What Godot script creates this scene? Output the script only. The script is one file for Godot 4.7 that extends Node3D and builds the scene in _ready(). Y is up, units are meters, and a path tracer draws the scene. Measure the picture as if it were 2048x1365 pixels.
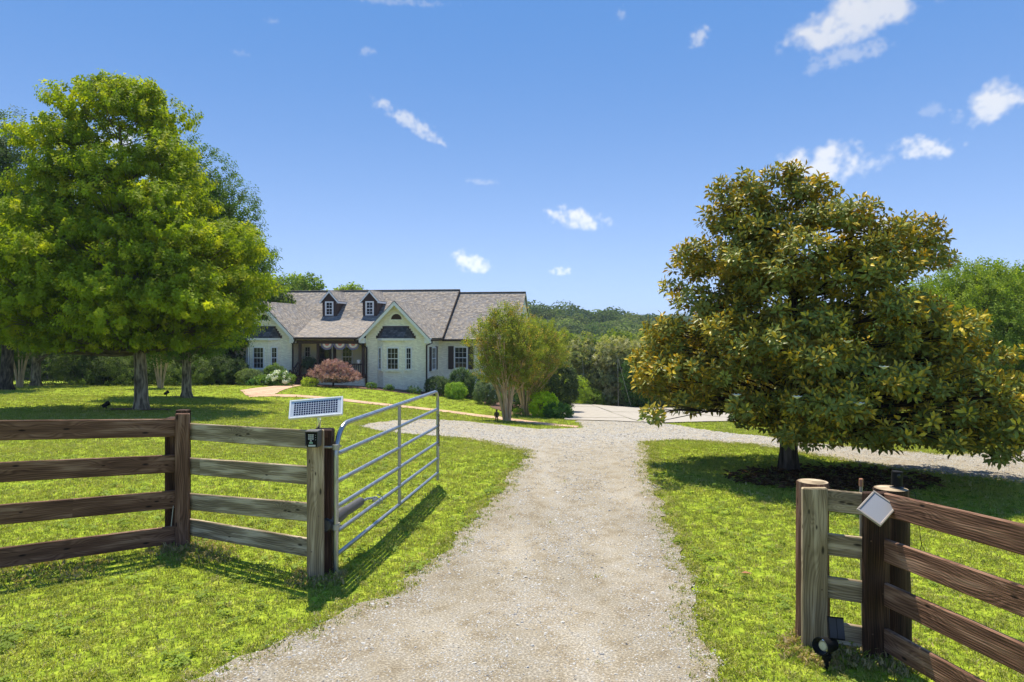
extends Node3D
# A white brick house behind a board fence and an open tube gate, with a gravel drive. World: x right, y up, the view looks down -z.

const XS := [-60.0, -19.0, -10.0, -4.5, 0.0, 4.0, 9.0, 25.0, 70.0, 150.0]
const DS := [-8.0, 0.0, 7.0, 13.0, 20.0, 27.0, 33.0, 42.0, 50.0, 70.0, 100.0, 160.0, 260.0, 420.0, 700.0, 1500.0, 2600.0]
const HT := [
	[0.1, 0.1, 0.1, 0.05, -0.2, -0.5, -0.8, -1.2, -1.7, -3.0, -5.0, -8.0, 0, -8.0, -2.0, 20.0, 22.0],
	[0.1, 0.1, 0.1, 0.05, -0.2, -0.5, -0.8, -1.2, -1.6, -3.0, -6.0, -10.0, 0, -8.0, -2.0, 20.0, 22.0],
	[0.1, 0.1, 0.06, 0.0, -0.25, -0.7, -1.1, -1.4, -1.75, -3.5, -7.0, -12.0, 0, -8.0, -2.0, 20.0, 22.0],
	[0.1, 0.1, 0.04, 0.0, -0.4, -1.0, -1.45, -2.0, -2.25, -4.0, -9.0, -14.0, -0.5, -8.0, -2.0, 20.0, 22.0],
	[0.0, 0.0, 0.0, 0.0, -0.72, -1.35, -1.8, -2.4, -2.85, -5.0, -10.0, -15.0, -1.5, -8.0, -2.0, 20.0, 22.0],
	[0.0, 0.0, 0.0, 0.0, -0.72, -1.4, -1.85, -2.4, -3.0, -6.0, -11.0, -16.0, -1.5, -8.0, -2.0, 20.0, 22.0],
	[0.05, 0.05, 0.03, 0.0, -0.6, -1.3, -1.85, -2.55, -3.3, -6.0, -11.0, -16.0, -1.5, -8.0, -2.0, 20.0, 22.0],
	[0.05, 0.05, 0.05, 0.0, -0.5, -1.2, -1.8, -2.6, -3.4, -6.0, -11.0, -16.0, -3.0, -8.0, -2.0, 20.0, 22.0],
	[0.05, 0.05, 0.05, 0.0, -0.5, -1.2, -1.8, -2.6, -3.4, -6.0, -11.0, -16.0, -7.0, -8.0, -2.0, 20.0, 22.0],
	[0.05, 0.05, 0.05, 0.0, -0.5, -1.2, -1.8, -2.6, -3.4, -6.0, -11.0, -16.0, -10.0, -8.0, -2.0, 20.0, 22.0]]
const GX := 120
const GD := 140
const SUN := Vector3(-0.3, 2.2, -0.97)
const EXPOSURE := 2.18

var near := PackedFloat32Array()
var rng := RandomNumberGenerator.new()
var noise := FastNoiseLite.new()
var used := {}
var M := {}


class MB:
	var v := PackedVector3Array()
	var n := PackedVector3Array()
	var uv := PackedVector2Array()
	var col := PackedColorArray()
	var c := Color.WHITE
	var colored := false

	func trin(a: Vector3, b: Vector3, d: Vector3, na: Vector3, nb: Vector3, nd: Vector3, ua := Vector2.ZERO, ub := Vector2.ZERO, ud := Vector2.ZERO) -> void:
		v.append(a); v.append(d); v.append(b)
		n.append(na); n.append(nd); n.append(nb)
		uv.append(ua); uv.append(ud); uv.append(ub)
		if colored:
			col.append(c); col.append(c); col.append(c)

	func tri(a: Vector3, b: Vector3, d: Vector3, ua := Vector2.ZERO, ub := Vector2.ZERO, ud := Vector2.ZERO) -> void:
		var k := (b - a).cross(d - a).normalized()
		trin(a, b, d, k, k, k, ua, ub, ud)

	# corners counterclockwise seen from outside; texture coordinates in metres along the first side
	func quad(a: Vector3, b: Vector3, d: Vector3, e: Vector3, off := Vector2.ZERO) -> void:
		var k := (b - a).cross(d - a).normalized()
		if k == Vector3.ZERO:
			k = (d - a).cross(e - a).normalized()
		var x := (b - a).normalized()
		var y := k.cross(x)
		var f := func(p: Vector3) -> Vector2: return off + Vector2((p - a).dot(x), (p - a).dot(y))
		var ub: Vector2 = f.call(b)
		var ud: Vector2 = f.call(d)
		var ue: Vector2 = f.call(e)
		trin(a, b, d, k, k, k, off, ub, ud)
		trin(a, d, e, k, k, k, off, ud, ue)

	func quad_o(p: Array, middle: Vector3, w: Array) -> void:
		var k: Vector3 = (p[1] - p[0]).cross(p[2] - p[0])
		if k.dot((p[0] + p[2]) / 2.0 - middle) < 0.0:
			p.reverse()
			w.reverse()
			k = -k
		k = k.normalized()
		trin(p[0], p[1], p[2], k, k, k, w[0], w[1], w[2])
		if p.size() > 3:
			trin(p[0], p[2], p[3], k, k, k, w[0], w[2], w[3])

	# a box with chamfered edges; along = the axis that texture u follows (0 x, 1 y)
	func box(t: Transform3D, s: Vector3, b := 0.0, along := 0, off := Vector2.ZERO) -> void:
		var hs := s / 2.0
		var at := func(sg: Vector3, ax: int) -> Vector3:
			var p := Vector3(sg.x * (hs.x - b), sg.y * (hs.y - b), sg.z * (hs.z - b))
			p[ax] = sg[ax] * hs[ax]
			return p
		var tex := func(p: Vector3, ax: int) -> Vector2:
			if along == 0:
				return off + [Vector2(p.z, p.y), Vector2(p.x, p.z), Vector2(p.x, p.y)][ax]
			return off + [Vector2(p.y, p.z), Vector2(p.x, p.z), Vector2(p.y, p.x)][ax]
		var put := func(ps: Array, axs: Array) -> void:
			var q := []
			var w := []
			for i in ps.size():
				q.append(t * ps[i])
				w.append(tex.call(ps[i], axs[i]))
			quad_o(q, t.origin, w)
		for ax in 3:
			var u := (ax + 1) % 3
			var w := (ax + 2) % 3
			for sg in [-1.0, 1.0]:
				var ps := []
				for k in [[-1, -1], [1, -1], [1, 1], [-1, 1]]:
					var q := Vector3()
					q[ax] = sg; q[u] = k[0]; q[w] = k[1]
					ps.append(at.call(q, ax))
				put.call(ps, [ax, ax, ax, ax])
		if b <= 0.0:
			return
		for ax in 3:
			var u := (ax + 1) % 3
			var w := (ax + 2) % 3
			for k in [[-1, -1], [1, -1], [1, 1], [-1, 1]]:
				var lo := Vector3()
				lo[ax] = -1.0; lo[u] = k[0]; lo[w] = k[1]
				var hi := lo
				hi[ax] = 1.0
				put.call([at.call(lo, u), at.call(hi, u), at.call(hi, w), at.call(lo, w)], [u, u, u, u])
		for k in 8:
			var q := Vector3(1 if k & 1 else -1, 1 if k & 2 else -1, 1 if k & 4 else -1)
			put.call([at.call(q, 0), at.call(q, 1), at.call(q, 2)], [2, 2, 2])

	# a smooth tube through points
	func tube(pts: Array, rad: Array, sides := 8, caps := true, uoff := 0.0) -> void:
		var rings := []
		var axes := []
		var side := Vector3.ZERO
		var run := uoff
		var us := []
		for i in pts.size():
			var dir: Vector3 = (pts[mini(i + 1, pts.size() - 1)] - pts[maxi(i - 1, 0)]).normalized()
			if side == Vector3.ZERO:
				side = dir.cross(Vector3.UP if absf(dir.y) < 0.9 else Vector3.RIGHT).normalized()
			side = (side - dir * side.dot(dir)).normalized()
			var up := dir.cross(side)
			var r := []
			var nn := []
			for k in sides:
				var a := TAU * k / sides
				var o := side * cos(a) + up * sin(a)
				nn.append(o)
				r.append(pts[i] + o * rad[i])
			rings.append(r)
			axes.append(nn)
			if i > 0:
				run += (pts[i] - pts[i - 1]).length()
			us.append(run)
		for i in pts.size() - 1:
			for k in sides:
				var j := (k + 1) % sides
				var va := Vector2(us[i], float(k) / sides)
				var vb := Vector2(us[i], float(k + 1) / sides)
				var vc := Vector2(us[i + 1], float(k + 1) / sides)
				var vd := Vector2(us[i + 1], float(k) / sides)
				trin(rings[i][k], rings[i][j], rings[i + 1][j], axes[i][k], axes[i][j], axes[i + 1][j], va, vb, vc)
				trin(rings[i][k], rings[i + 1][j], rings[i + 1][k], axes[i][k], axes[i + 1][j], axes[i + 1][k], va, vc, vd)
		if caps:
			for e in [0, pts.size() - 1]:
				for k in sides:
					var j := (k + 1) % sides
					if e == 0:
						tri(pts[0], rings[0][j], rings[0][k], Vector2.ZERO, Vector2(0.05, 0.03 * k), Vector2(0.05, 0.03 * k + 0.03))
					else:
						tri(pts[e], rings[e][k], rings[e][j], Vector2.ZERO, Vector2(0.05, 0.03 * k), Vector2(0.05, 0.03 * k + 0.03))

	# a flat polygon (counterclockwise from outside) made a slab of that thickness
	func slab(p: Array, thick: float, off := Vector2.ZERO) -> void:
		var k: Vector3 = (p[1] - p[0]).cross(p[2] - p[0]).normalized()
		var x: Vector3 = (p[1] - p[0]).normalized()
		var y := k.cross(x)
		for i in range(1, p.size() - 1):
			var w := []
			for q in [p[0], p[i], p[i + 1]]:
				w.append(off + Vector2((q - p[0]).dot(x), (q - p[0]).dot(y)))
			trin(p[0], p[i], p[i + 1], k, k, k, w[0], w[1], w[2])
			trin(p[0] - k * thick, p[i + 1] - k * thick, p[i] - k * thick, -k, -k, -k, w[0], w[2], w[1])
		for i in p.size():
			var a: Vector3 = p[i]
			var b: Vector3 = p[(i + 1) % p.size()]
			quad(a - k * thick, b - k * thick, b, a)

	# a surface of revolution round y; profile of (radius, height)
	func lathe(t: Transform3D, prof: Array, sides := 16) -> void:
		for i in prof.size() - 1:
			var a: Vector2 = prof[i]
			var b: Vector2 = prof[i + 1]
			var s := Vector2(b.y - a.y, a.x - b.x).normalized()
			for k in sides:
				var g := TAU * k / sides
				var h := TAU * (k + 1) / sides
				var dg := Vector3(cos(g), 0, -sin(g))
				var dh := Vector3(cos(h), 0, -sin(h))
				var ng := (t.basis * (dg * s.x + Vector3.UP * s.y)).normalized()
				var nh := (t.basis * (dh * s.x + Vector3.UP * s.y)).normalized()
				var p0 := t * (dg * a.x + Vector3.UP * a.y)
				var p1 := t * (dh * a.x + Vector3.UP * a.y)
				var p2 := t * (dh * b.x + Vector3.UP * b.y)
				var p3 := t * (dg * b.x + Vector3.UP * b.y)
				var u0 := Vector2(float(k) / sides, a.y)
				var u1 := Vector2(float(k + 1) / sides, a.y)
				var u2 := Vector2(float(k + 1) / sides, b.y)
				var u3 := Vector2(float(k) / sides, b.y)
				if a.x > 0.0:
					trin(p0, p1, p2, ng, nh, nh, u0, u1, u2)
				if b.x > 0.0:
					trin(p0, p2, p3, ng, nh, ng, u0, u2, u3)

	func mesh() -> ArrayMesh:
		var a := []
		a.resize(Mesh.ARRAY_MAX)
		a[Mesh.ARRAY_VERTEX] = v
		a[Mesh.ARRAY_NORMAL] = n
		a[Mesh.ARRAY_TEX_UV] = uv
		if colored:
			a[Mesh.ARRAY_COLOR] = col
		var m := ArrayMesh.new()
		m.add_surface_from_arrays(Mesh.PRIMITIVE_TRIANGLES, a)
		return m


# ---------- helpers ----------
func lin(r: float, g: float, b: float) -> Color:
	return Color(r, g, b).linear_to_srgb()


func numbered(called: String) -> String:
	var k: int = used.get(called, 0)
	used[called] = k + 1
	return called if k == 0 else "%s_%03d" % [called, k]


func thing(called: String, label: String, category: String, at := Vector3.ZERO, turn := 0.0, group := "") -> Node3D:
	var o := Node3D.new()
	o.name = numbered(called)
	add_child(o)
	o.position = at
	o.rotation.y = turn
	tag(o, label, category, group)
	return o


func tag(o: Node, label: String, category: String, group := "") -> void:
	o.set_meta("label", label)
	o.set_meta("category", category)
	if group:
		o.set_meta("group", group)


func part(called: String, mesh: Mesh, m: Material, parent: Node, t := Transform3D()) -> MeshInstance3D:
	var o := MeshInstance3D.new()
	o.name = called
	o.mesh = mesh
	o.material_override = m
	parent.add_child(o, true)
	o.transform = t
	return o


func put(called: String, mb: MB, m: Material, parent: Node) -> MeshInstance3D:
	return part(called, mb.mesh(), m, parent)


func struct(called: String, mb: MB, m: Material, kind := "structure") -> MeshInstance3D:
	var o := part(numbered(called), mb.mesh(), m, self)
	o.set_meta("kind", kind)
	return o


func many(called: String, mesh: Mesh, m: Material, where: Array, tints: Array, parent: Node) -> MultiMeshInstance3D:
	var mm := MultiMesh.new()
	mm.transform_format = MultiMesh.TRANSFORM_3D
	mm.use_colors = true
	mm.mesh = mesh
	mm.instance_count = where.size()
	for i in where.size():
		mm.set_instance_transform(i, where[i])
		mm.set_instance_color(i, tints[i])
	var o := MultiMeshInstance3D.new()
	o.name = called
	o.multimesh = mm
	o.material_override = m
	o.set_meta("kind", "stuff")
	parent.add_child(o, true)
	return o


func hermite(xs: Array, ys: Array, x: float) -> float:
	var n := xs.size()
	if x <= xs[0]:
		return ys[0]
	if x >= xs[n - 1]:
		return ys[n - 1]
	var i := 0
	while i < n - 2 and x >= xs[i + 1]:
		i += 1
	var a := maxi(0, i - 1)
	var b := mini(n - 1, i + 2)
	var w: float = xs[i + 1] - xs[i]
	var t: float = (x - xs[i]) / w
	var m0: float = (ys[i + 1] - ys[a]) / (xs[i + 1] - xs[a]) * w
	var m1: float = (ys[b] - ys[i]) / (xs[b] - xs[i]) * w
	var t2 := t * t
	var t3 := t2 * t
	return (2 * t3 - 3 * t2 + 1) * ys[i] + (t3 - 2 * t2 + t) * m0 + (-2 * t3 + 3 * t2) * ys[i + 1] + (t3 - t2) * m1


func raw_height(x: float, d: float) -> float:
	var c := []
	for k in XS.size():
		c.append(hermite(DS, HT[k], d))
	return hermite(XS, c, x) + 0.015 * noise.get_noise_2d(x * 12.0, d * 12.0) * clampf(d - 2.0, 0.0, 1.0)


# ground height; x to the right, d metres in front of the camera
func ground(x: float, d: float) -> float:
	var gx := (x + 30.0) * 2.0
	var gd := (d + 10.0) * 2.0
	if gx < 0 or gd < 0 or gx >= GX or gd >= GD:
		return raw_height(x, d)
	var i := int(gx)
	var j := int(gd)
	var fx := gx - i
	var fd := gd - j
	var w := GX + 1
	return lerpf(lerpf(near[j * w + i], near[j * w + i + 1], fx), lerpf(near[(j + 1) * w + i], near[(j + 1) * w + i + 1], fx), fd)


func on(x: float, d: float, up := 0.0) -> Vector3:
	return Vector3(x, ground(x, d) + up, -d)


func poly(list: Array) -> PackedVector2Array:
	var p := PackedVector2Array()
	for i in list.size() / 2:
		p.append(Vector2(list[2 * i], list[2 * i + 1]))
	return p


# the outline with points every «step» metres, moved about by noise
func rough(p: PackedVector2Array, step: float, amount: float, freq := 0.7) -> PackedVector2Array:
	var out := PackedVector2Array()
	for i in p.size():
		var a := p[i]
		var b := p[(i + 1) % p.size()]
		var n := maxi(1, int((b - a).length() / step))
		for k in n:
			var q := a.lerp(b, float(k) / n)
			var s := 100.0 * freq
			out.append(q + amount * Vector2(noise.get_noise_2d(q.x * s, q.y * s) + 0.6 * noise.get_noise_2d(q.x * s * 3.1, q.y * s * 3.1), noise.get_noise_2d(q.x * s + 500, q.y * s) + 0.6 * noise.get_noise_2d(q.x * s * 3.1, q.y * s * 3.1 + 900)))
	return out


# a sheet that lies «up» above the ground inside an outline
func sheet(p: PackedVector2Array, up: float, worn := false) -> MB:
	var mb := MB.new()
	mb.colored = worn
	var r := Rect2(p[0], Vector2.ZERO)
	for q in p:
		r = r.expand(q)
	var x0 := int(floor(r.position.x * 2)); var x1 := int(ceil(r.end.x * 2))
	var d0 := int(floor(r.position.y * 2)); var d1 := int(ceil(r.end.y * 2))
	for j in range(d0, d1):
		var strip := PackedVector2Array([Vector2(x0 * 0.5 - 1, j * 0.5), Vector2(x1 * 0.5 + 1, j * 0.5), Vector2(x1 * 0.5 + 1, j * 0.5 + 0.5), Vector2(x0 * 0.5 - 1, j * 0.5 + 0.5)])
		for band in Geometry2D.intersect_polygons(p, strip):
			for i in range(x0, x1):
				var cell := PackedVector2Array([Vector2(i * 0.5, j * 0.5 - 1), Vector2(i * 0.5 + 0.5, j * 0.5 - 1), Vector2(i * 0.5 + 0.5, j * 0.5 + 1.5), Vector2(i * 0.5, j * 0.5 + 1.5)])
				for piece in Geometry2D.intersect_polygons(band, cell):
					var idx := Geometry2D.triangulate_polygon(piece)
					for k in idx.size() / 3:
						var q := []
						for e in 3:
							q.append(piece[idx[3 * k + e]])
						if (q[1] - q[0]).cross(q[2] - q[0]) < 0:
							q.reverse()
						var w := []
						for e in 3:
							w.append(on(q[e].x, q[e].y, up))
						mb.trin(w[0], w[1], w[2], slope(q[0]), slope(q[1]), slope(q[2]), q[0], q[1], q[2])
						if mb.colored:
							for e in 3:
								mb.col[mb.col.size() - 3 + e] = wear(q[[0, 2, 1][e]])
	return mb


func slope(q: Vector2) -> Vector3:
	return Vector3(ground(q.x - 0.4, q.y) - ground(q.x + 0.4, q.y), 0.8, ground(q.x, q.y + 0.4) - ground(q.x, q.y - 0.4)).normalized()


func rnd(a: float, b: float) -> float:
	return rng.randf_range(a, b)


func in_ball() -> Vector3:
	while true:
		var p := Vector3(rnd(-1, 1), rnd(-1, 1), rnd(-1, 1))
		if p.length_squared() <= 1.0:
			return p
	return Vector3.ZERO


func turned(up: Vector3, spin: float, s: float, at: Vector3) -> Transform3D:
	var y := up.normalized()
	var x := y.cross(Vector3.RIGHT if absf(y.x) < 0.8 else Vector3.BACK).normalized().rotated(y, spin)
	return Transform3D(Basis(x, y, x.cross(y)).scaled(Vector3(s, s, s)), at)


# ---------- materials ----------
func plain(c: Color, rough_ := 0.8, metal := 0.0) -> StandardMaterial3D:
	var m := StandardMaterial3D.new()
	m.albedo_color = c
	m.roughness = rough_
	m.metallic = metal
	return m


func noise_tex(size: int, freq: float, ramp: Array, type := FastNoiseLite.TYPE_SIMPLEX_SMOOTH, octaves := 4, seed_ := 1) -> NoiseTexture2D:
	var f := FastNoiseLite.new()
	f.noise_type = type
	f.frequency = freq
	f.fractal_octaves = octaves
	f.seed = seed_
	var t := NoiseTexture2D.new()
	t.width = size
	t.height = size
	t.seamless = true
	t.noise = f
	if ramp:
		var g := Gradient.new()
		g.offsets = PackedFloat32Array(ramp.map(func(e): return e[0]))
		g.colors = PackedColorArray(ramp.map(func(e): return e[1]))
		t.color_ramp = g
	return t


func image_tex(im: Image) -> ImageTexture:
	return ImageTexture.create_from_image(im)


func relief(m: StandardMaterial3D, t: Texture2D, cm: float) -> void:
	m.heightmap_enabled = true
	m.heightmap_texture = t
	m.heightmap_scale = cm


# long grain with knots; u runs 3.2 m along the board, v 0.2 m across
func wood(seed_: int, dark: Color, light: Color, streak: Color, knots: int, weather: float) -> StandardMaterial3D:
	var w := 768
	var h := 64
	var im := Image.create(w, h, false, Image.FORMAT_RGB8)
	var hi := Image.create(w, h, false, Image.FORMAT_L8)
	var f := FastNoiseLite.new()
	f.seed = seed_
	f.frequency = 0.01
	f.fractal_octaves = 3
	var r := RandomNumberGenerator.new()
	r.seed = seed_ * 77 + 5
	var ks := []
	for k in knots:
		ks.append([r.randf_range(0.1, 3.1), r.randf_range(0.04, 0.16), r.randf_range(0.014, 0.026)])
	for i in w:
		var x := 3.2 * i / w
		for j in h:
			var y := 0.2 * j / h
			var yy := y
			var core := 0.0
			for k in ks:
				var dx: float = (x - k[0]) * 0.32
				var dy: float = y - k[1]
				var q: float = (dx * dx + dy * dy) / (k[2] * k[2])
				if q < 24.0:
					yy += dy * 2.4 * exp(-q * 0.3)
					core = maxf(core, 1.0 - q * 5.0)
			var warp := f.get_noise_2d(x * 70.0, yy * 260.0) * 0.045
			var ring := pow(0.5 + 0.5 * sin((yy + warp) * 400.0), 1.5)
			var fine := f.get_noise_2d(x * 240.0, y * 9000.0)
			var big := f.get_noise_2d(x * 110.0 + 300.0, y * 900.0)
			var t := clampf(0.58 - 0.34 * ring + 0.3 * fine + 0.45 * big, 0.0, 1.0)
			var c := dark.lerp(light, t)
			c = c.lerp(streak, clampf(big * 1.3 + weather - 0.4 + 0.5 * fine, 0.0, 0.6))
			c = c.lerp(dark * 0.45, clampf(core, 0.0, 0.9))
			im.set_pixel(i, j, c)
			hi.set_pixel(i, j, Color.from_hsv(0, 0, clampf(0.5 + 0.3 * (ring - 0.5) + 0.5 * fine - 0.4 * core, 0, 1)))
	var m := StandardMaterial3D.new()
	m.albedo_texture = image_tex(im)
	m.roughness = 0.78
	m.metallic_specular = 0.3
	m.uv1_scale = Vector3(1.0 / 3.2, 5.0, 1)
	relief(m, image_tex(hi), 0.35)
	return m


func bark(seed_: int, dark: Color, light: Color, cm: float) -> StandardMaterial3D:
	var w := 256
	var im := Image.create(w, w, false, Image.FORMAT_RGB8)
	var hi := Image.create(w, w, false, Image.FORMAT_L8)
	var f := FastNoiseLite.new()
	f.seed = seed_
	f.frequency = 0.02
	f.fractal_octaves = 4
	for i in w:
		for j in w:
			var a := TAU * j / w
			var x := cos(a) * 60.0
			var y := sin(a) * 60.0
			var b := TAU * i / w
			var n := f.get_noise_3d(x * 1.6 + 40.0 * cos(b) * 0.45, y * 1.6, 40.0 * sin(b) * 0.45)
			var s := f.get_noise_3d(x * 0.5 + 300.0, y * 0.5, 30.0 * sin(b))
			var t := clampf(0.5 + 1.1 * n + 0.3 * s, 0, 1)
			im.set_pixel(i, j, dark.lerp(light, t))
			hi.set_pixel(i, j, Color(t, t, t))
	var m := StandardMaterial3D.new()
	m.albedo_texture = image_tex(im)
	m.roughness = 0.9
	m.metallic_specular = 0.25
	m.uv1_scale = Vector3(0.9, 1, 1)
	relief(m, image_tex(hi), cm)
	return m


func shingles(seed_: int, tones: Array) -> StandardMaterial3D:
	# 2.4 m along the eave, 2.4 m up the slope, courses of 0.15 m
	var w := 384
	var im := Image.create(w, w, false, Image.FORMAT_RGB8)
	var hi := Image.create(w, w, false, Image.FORMAT_L8)
	var r := RandomNumberGenerator.new()
	r.seed = seed_
	var rows := 16
	var cols := 14
	var tone := []
	for a in rows:
		var line := []
		for b in cols:
			line.append(tones[r.randi() % tones.size()] * r.randf_range(0.88, 1.1))
		tone.append(line)
	var shift := []
	for a in rows:
		shift.append(r.randf() * cols)
	for j in w:
		var row := j * rows / w
		var into := fmod(float(j) * rows / w, 1.0)
		for i in w:
			var p: float = fmod(float(i) * cols / w + shift[row], float(cols))
			var c: Color = tone[row][int(p) % cols]
			var edge := fmod(p, 1.0)
			var g := r.randf_range(0.85, 1.15)
			if into < 0.12:
				g *= 0.72
			elif edge < 0.06:
				g *= 0.8
			im.set_pixel(i, j, Color(c.r * g, c.g * g, c.b * g))
			var hh := clampf(1.0 - into * 0.8 - (0.4 if edge < 0.06 else 0.0), 0, 1)
			hi.set_pixel(i, j, Color(hh, hh, hh))
	var m := StandardMaterial3D.new()
	m.albedo_texture = image_tex(im)
	m.roughness = 0.92
	m.metallic_specular = 0.25
	m.uv1_scale = Vector3(1.0 / 2.4, 1.0 / 2.4, 1)
	relief(m, image_tex(hi), 1.2)
	return m


func bricks(seed_: int, w_m: float, courses: int, per: int, tones: Array, joint: Color, cm: float) -> StandardMaterial3D:
	var w := 240
	var im := Image.create(w, w, false, Image.FORMAT_RGB8)
	var hi := Image.create(w, w, false, Image.FORMAT_L8)
	var r := RandomNumberGenerator.new()
	r.seed = seed_
	var tone := []
	for a in courses * per:
		tone.append(tones[r.randi() % tones.size()] * r.randf_range(0.94, 1.05))
	for j in w:
		var row := j * courses / w
		var into := fmod(float(j) * courses / w, 1.0)
		for i in w:
			var p := fmod(float(i) * per / w + 0.5 * (row % 2), float(per))
			var edge := fmod(p, 1.0)
			var k: bool = into < 0.14 or edge < 0.05
			var c: Color = joint if k else tone[row * per + int(p)]
			var g := r.randf_range(0.95, 1.03)
			im.set_pixel(i, j, Color(c.r * g, c.g * g, c.b * g))
			var v := (0.25 if k else 0.8) + r.randf_range(-0.08, 0.08)
			hi.set_pixel(i, j, Color(v, v, v))
	var m := StandardMaterial3D.new()
	m.albedo_texture = image_tex(im)
	m.roughness = 0.75
	m.metallic_specular = 0.3
	m.uv1_scale = Vector3(1.0 / w_m, 1.0 / w_m, 1)
	relief(m, image_tex(hi), cm)
	return m


func leafy(rough_: float, through: Color, spec := 0.35) -> StandardMaterial3D:
	var m := StandardMaterial3D.new()
	m.vertex_color_use_as_albedo = true
	m.roughness = rough_
	m.metallic_specular = spec
	m.cull_mode = BaseMaterial3D.CULL_DISABLED
	m.backlight_enabled = true
	m.backlight = through
	return m


func make_materials() -> void:
	M.leaf = leafy(0.6, lin(0.95, 1.0, 0.3), 0.22)
	M.red_leaf = leafy(0.65, lin(0.7, 0.5, 0.42), 0.25)
	M.dull_leaf = leafy(0.6, lin(0.7, 0.85, 0.35), 0.25)
	M.gloss_leaf = leafy(0.42, lin(0.72, 0.68, 0.16), 0.32)
	M.far_leaf = leafy(0.8, lin(0.6, 0.75, 0.35), 0.15)
	M.blade = leafy(0.55, lin(0.8, 0.85, 0.3), 0.2)
	M.stone = StandardMaterial3D.new()
	M.stone.vertex_color_use_as_albedo = true
	M.stone.roughness = 0.9
	M.stone.metallic_specular = 0.3
	# turf: soil and thatch below the blades, mown green farther off
	var g := plain(Color.WHITE, 0.95)
	g.metallic_specular = 0.15
	g.albedo_texture = noise_tex(1024, 0.02, [[0.0, lin(0.165, 0.221, 0.023)], [0.38, lin(0.245, 0.328, 0.030)], [0.6, lin(0.311, 0.394, 0.037)], [1.0, lin(0.409, 0.443, 0.066)]], FastNoiseLite.TYPE_SIMPLEX_SMOOTH, 6, 4)
	g.uv1_scale = Vector3(0.23, 0.23, 1)
	g.detail_enabled = true
	g.detail_blend_mode = BaseMaterial3D.BLEND_MODE_MUL
	g.detail_uv_layer = BaseMaterial3D.DETAIL_UV_1
	g.detail_albedo = noise_tex(512, 0.09, [[0.0, Color(0.62, 0.66, 0.6)], [0.5, Color(0.95, 0.95, 0.9)], [1.0, Color(1, 1, 1)]], FastNoiseLite.TYPE_SIMPLEX, 4, 9)
	relief(g, noise_tex(512, 0.12, [], FastNoiseLite.TYPE_SIMPLEX, 4, 2), 3.0)
	M.turf = g
	var k := plain(Color.WHITE, 0.95)
	k.metallic_specular = 0.2
	k.albedo_texture = noise_tex(1024, 0.11, [[0.0, lin(0.192, 0.174, 0.154)], [0.3, lin(0.322, 0.301, 0.265)], [0.55, lin(0.425, 0.399, 0.351)], [0.8, lin(0.542, 0.514, 0.468)], [1.0, lin(0.688, 0.667, 0.623)]], FastNoiseLite.TYPE_CELLULAR, 2, 3)
	k.uv1_scale = Vector3(0.5, 0.5, 1)
	k.detail_enabled = true
	k.detail_blend_mode = BaseMaterial3D.BLEND_MODE_MUL
	k.detail_albedo = noise_tex(512, 0.012, [[0.0, Color(0.84, 0.8, 0.73)], [0.45, Color(0.97, 0.95, 0.91)], [1.0, Color(1, 1, 1)]], FastNoiseLite.TYPE_SIMPLEX_SMOOTH, 5, 12)
	relief(k, noise_tex(1024, 0.11, [], FastNoiseLite.TYPE_CELLULAR, 2, 3), 0.6)
	k.vertex_color_use_as_albedo = true
	M.gravel = k
	var c := plain(Color.WHITE, 0.85)
	c.albedo_texture = noise_tex(512, 0.02, [[0.0, lin(0.292, 0.260, 0.210)], [0.5, lin(0.350, 0.314, 0.256)], [1.0, lin(0.406, 0.365, 0.309)]], FastNoiseLite.TYPE_SIMPLEX_SMOOTH, 5, 21)
	c.uv1_scale = Vector3(0.2, 0.2, 1)
	M.concrete = c
	M.paving = bricks(5, 1.2, 12, 6, [Color(0.740, 0.592, 0.468), Color(0.679, 0.518, 0.407), Color(0.789, 0.653, 0.530), Color(0.715, 0.604, 0.506)], Color(0.740, 0.666, 0.567), 0.6)
	var mu := plain(Color.WHITE, 0.95)
	mu.albedo_texture = noise_tex(512, 0.09, [[0.0, lin(0.065, 0.033, 0.022)], [0.5, lin(0.183, 0.091, 0.055)], [1.0, lin(0.329, 0.183, 0.110)]], FastNoiseLite.TYPE_SIMPLEX, 4, 31)
	relief(mu, noise_tex(512, 0.09, [], FastNoiseLite.TYPE_SIMPLEX, 4, 31), 3.0)
	M.mulch = mu
	M.brick = bricks(8, 1.2, 16, 6, [Color(0.975, 0.95, 0.86), Color(0.98, 0.953, 0.863), Color(0.972, 0.945, 0.855)], Color(0.96, 0.932, 0.842), 0.12)
	M.step = bricks(9, 1.2, 12, 6, [Color(0.48, 0.3, 0.24), Color(0.43, 0.27, 0.21), Color(0.52, 0.35, 0.28)], Color(0.5, 0.45, 0.4), 0.6)
	M.cream = plain(lin(0.8, 0.76, 0.6), 0.7)
	M.roof = shingles(3, [Color(0.537, 0.513, 0.486), Color(0.566, 0.533, 0.490), Color(0.509, 0.495, 0.486), Color(0.594, 0.552, 0.495), Color(0.552, 0.528, 0.499), Color(0.490, 0.462, 0.433)])
	M.bay_roof = shingles(6, [Color(0.350, 0.339, 0.339), Color(0.405, 0.394, 0.394), Color(0.306, 0.301, 0.306)])
	M.white = plain(lin(0.82, 0.82, 0.8), 0.45)
	M.brown = plain(lin(0.046, 0.023, 0.017), 0.6)
	M.gutter = plain(lin(0.05, 0.036, 0.028), 0.85)
	M.gutter.metallic_specular = 0.15
	var sd := plain(lin(0.05, 0.027, 0.02), 0.7)
	M.siding = sd
	M.glass = plain(lin(0.015, 0.018, 0.02), 0.06)
	M.glass.metallic_specular = 0.4
	M.black = plain(lin(0.01, 0.01, 0.01), 0.6)
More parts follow.
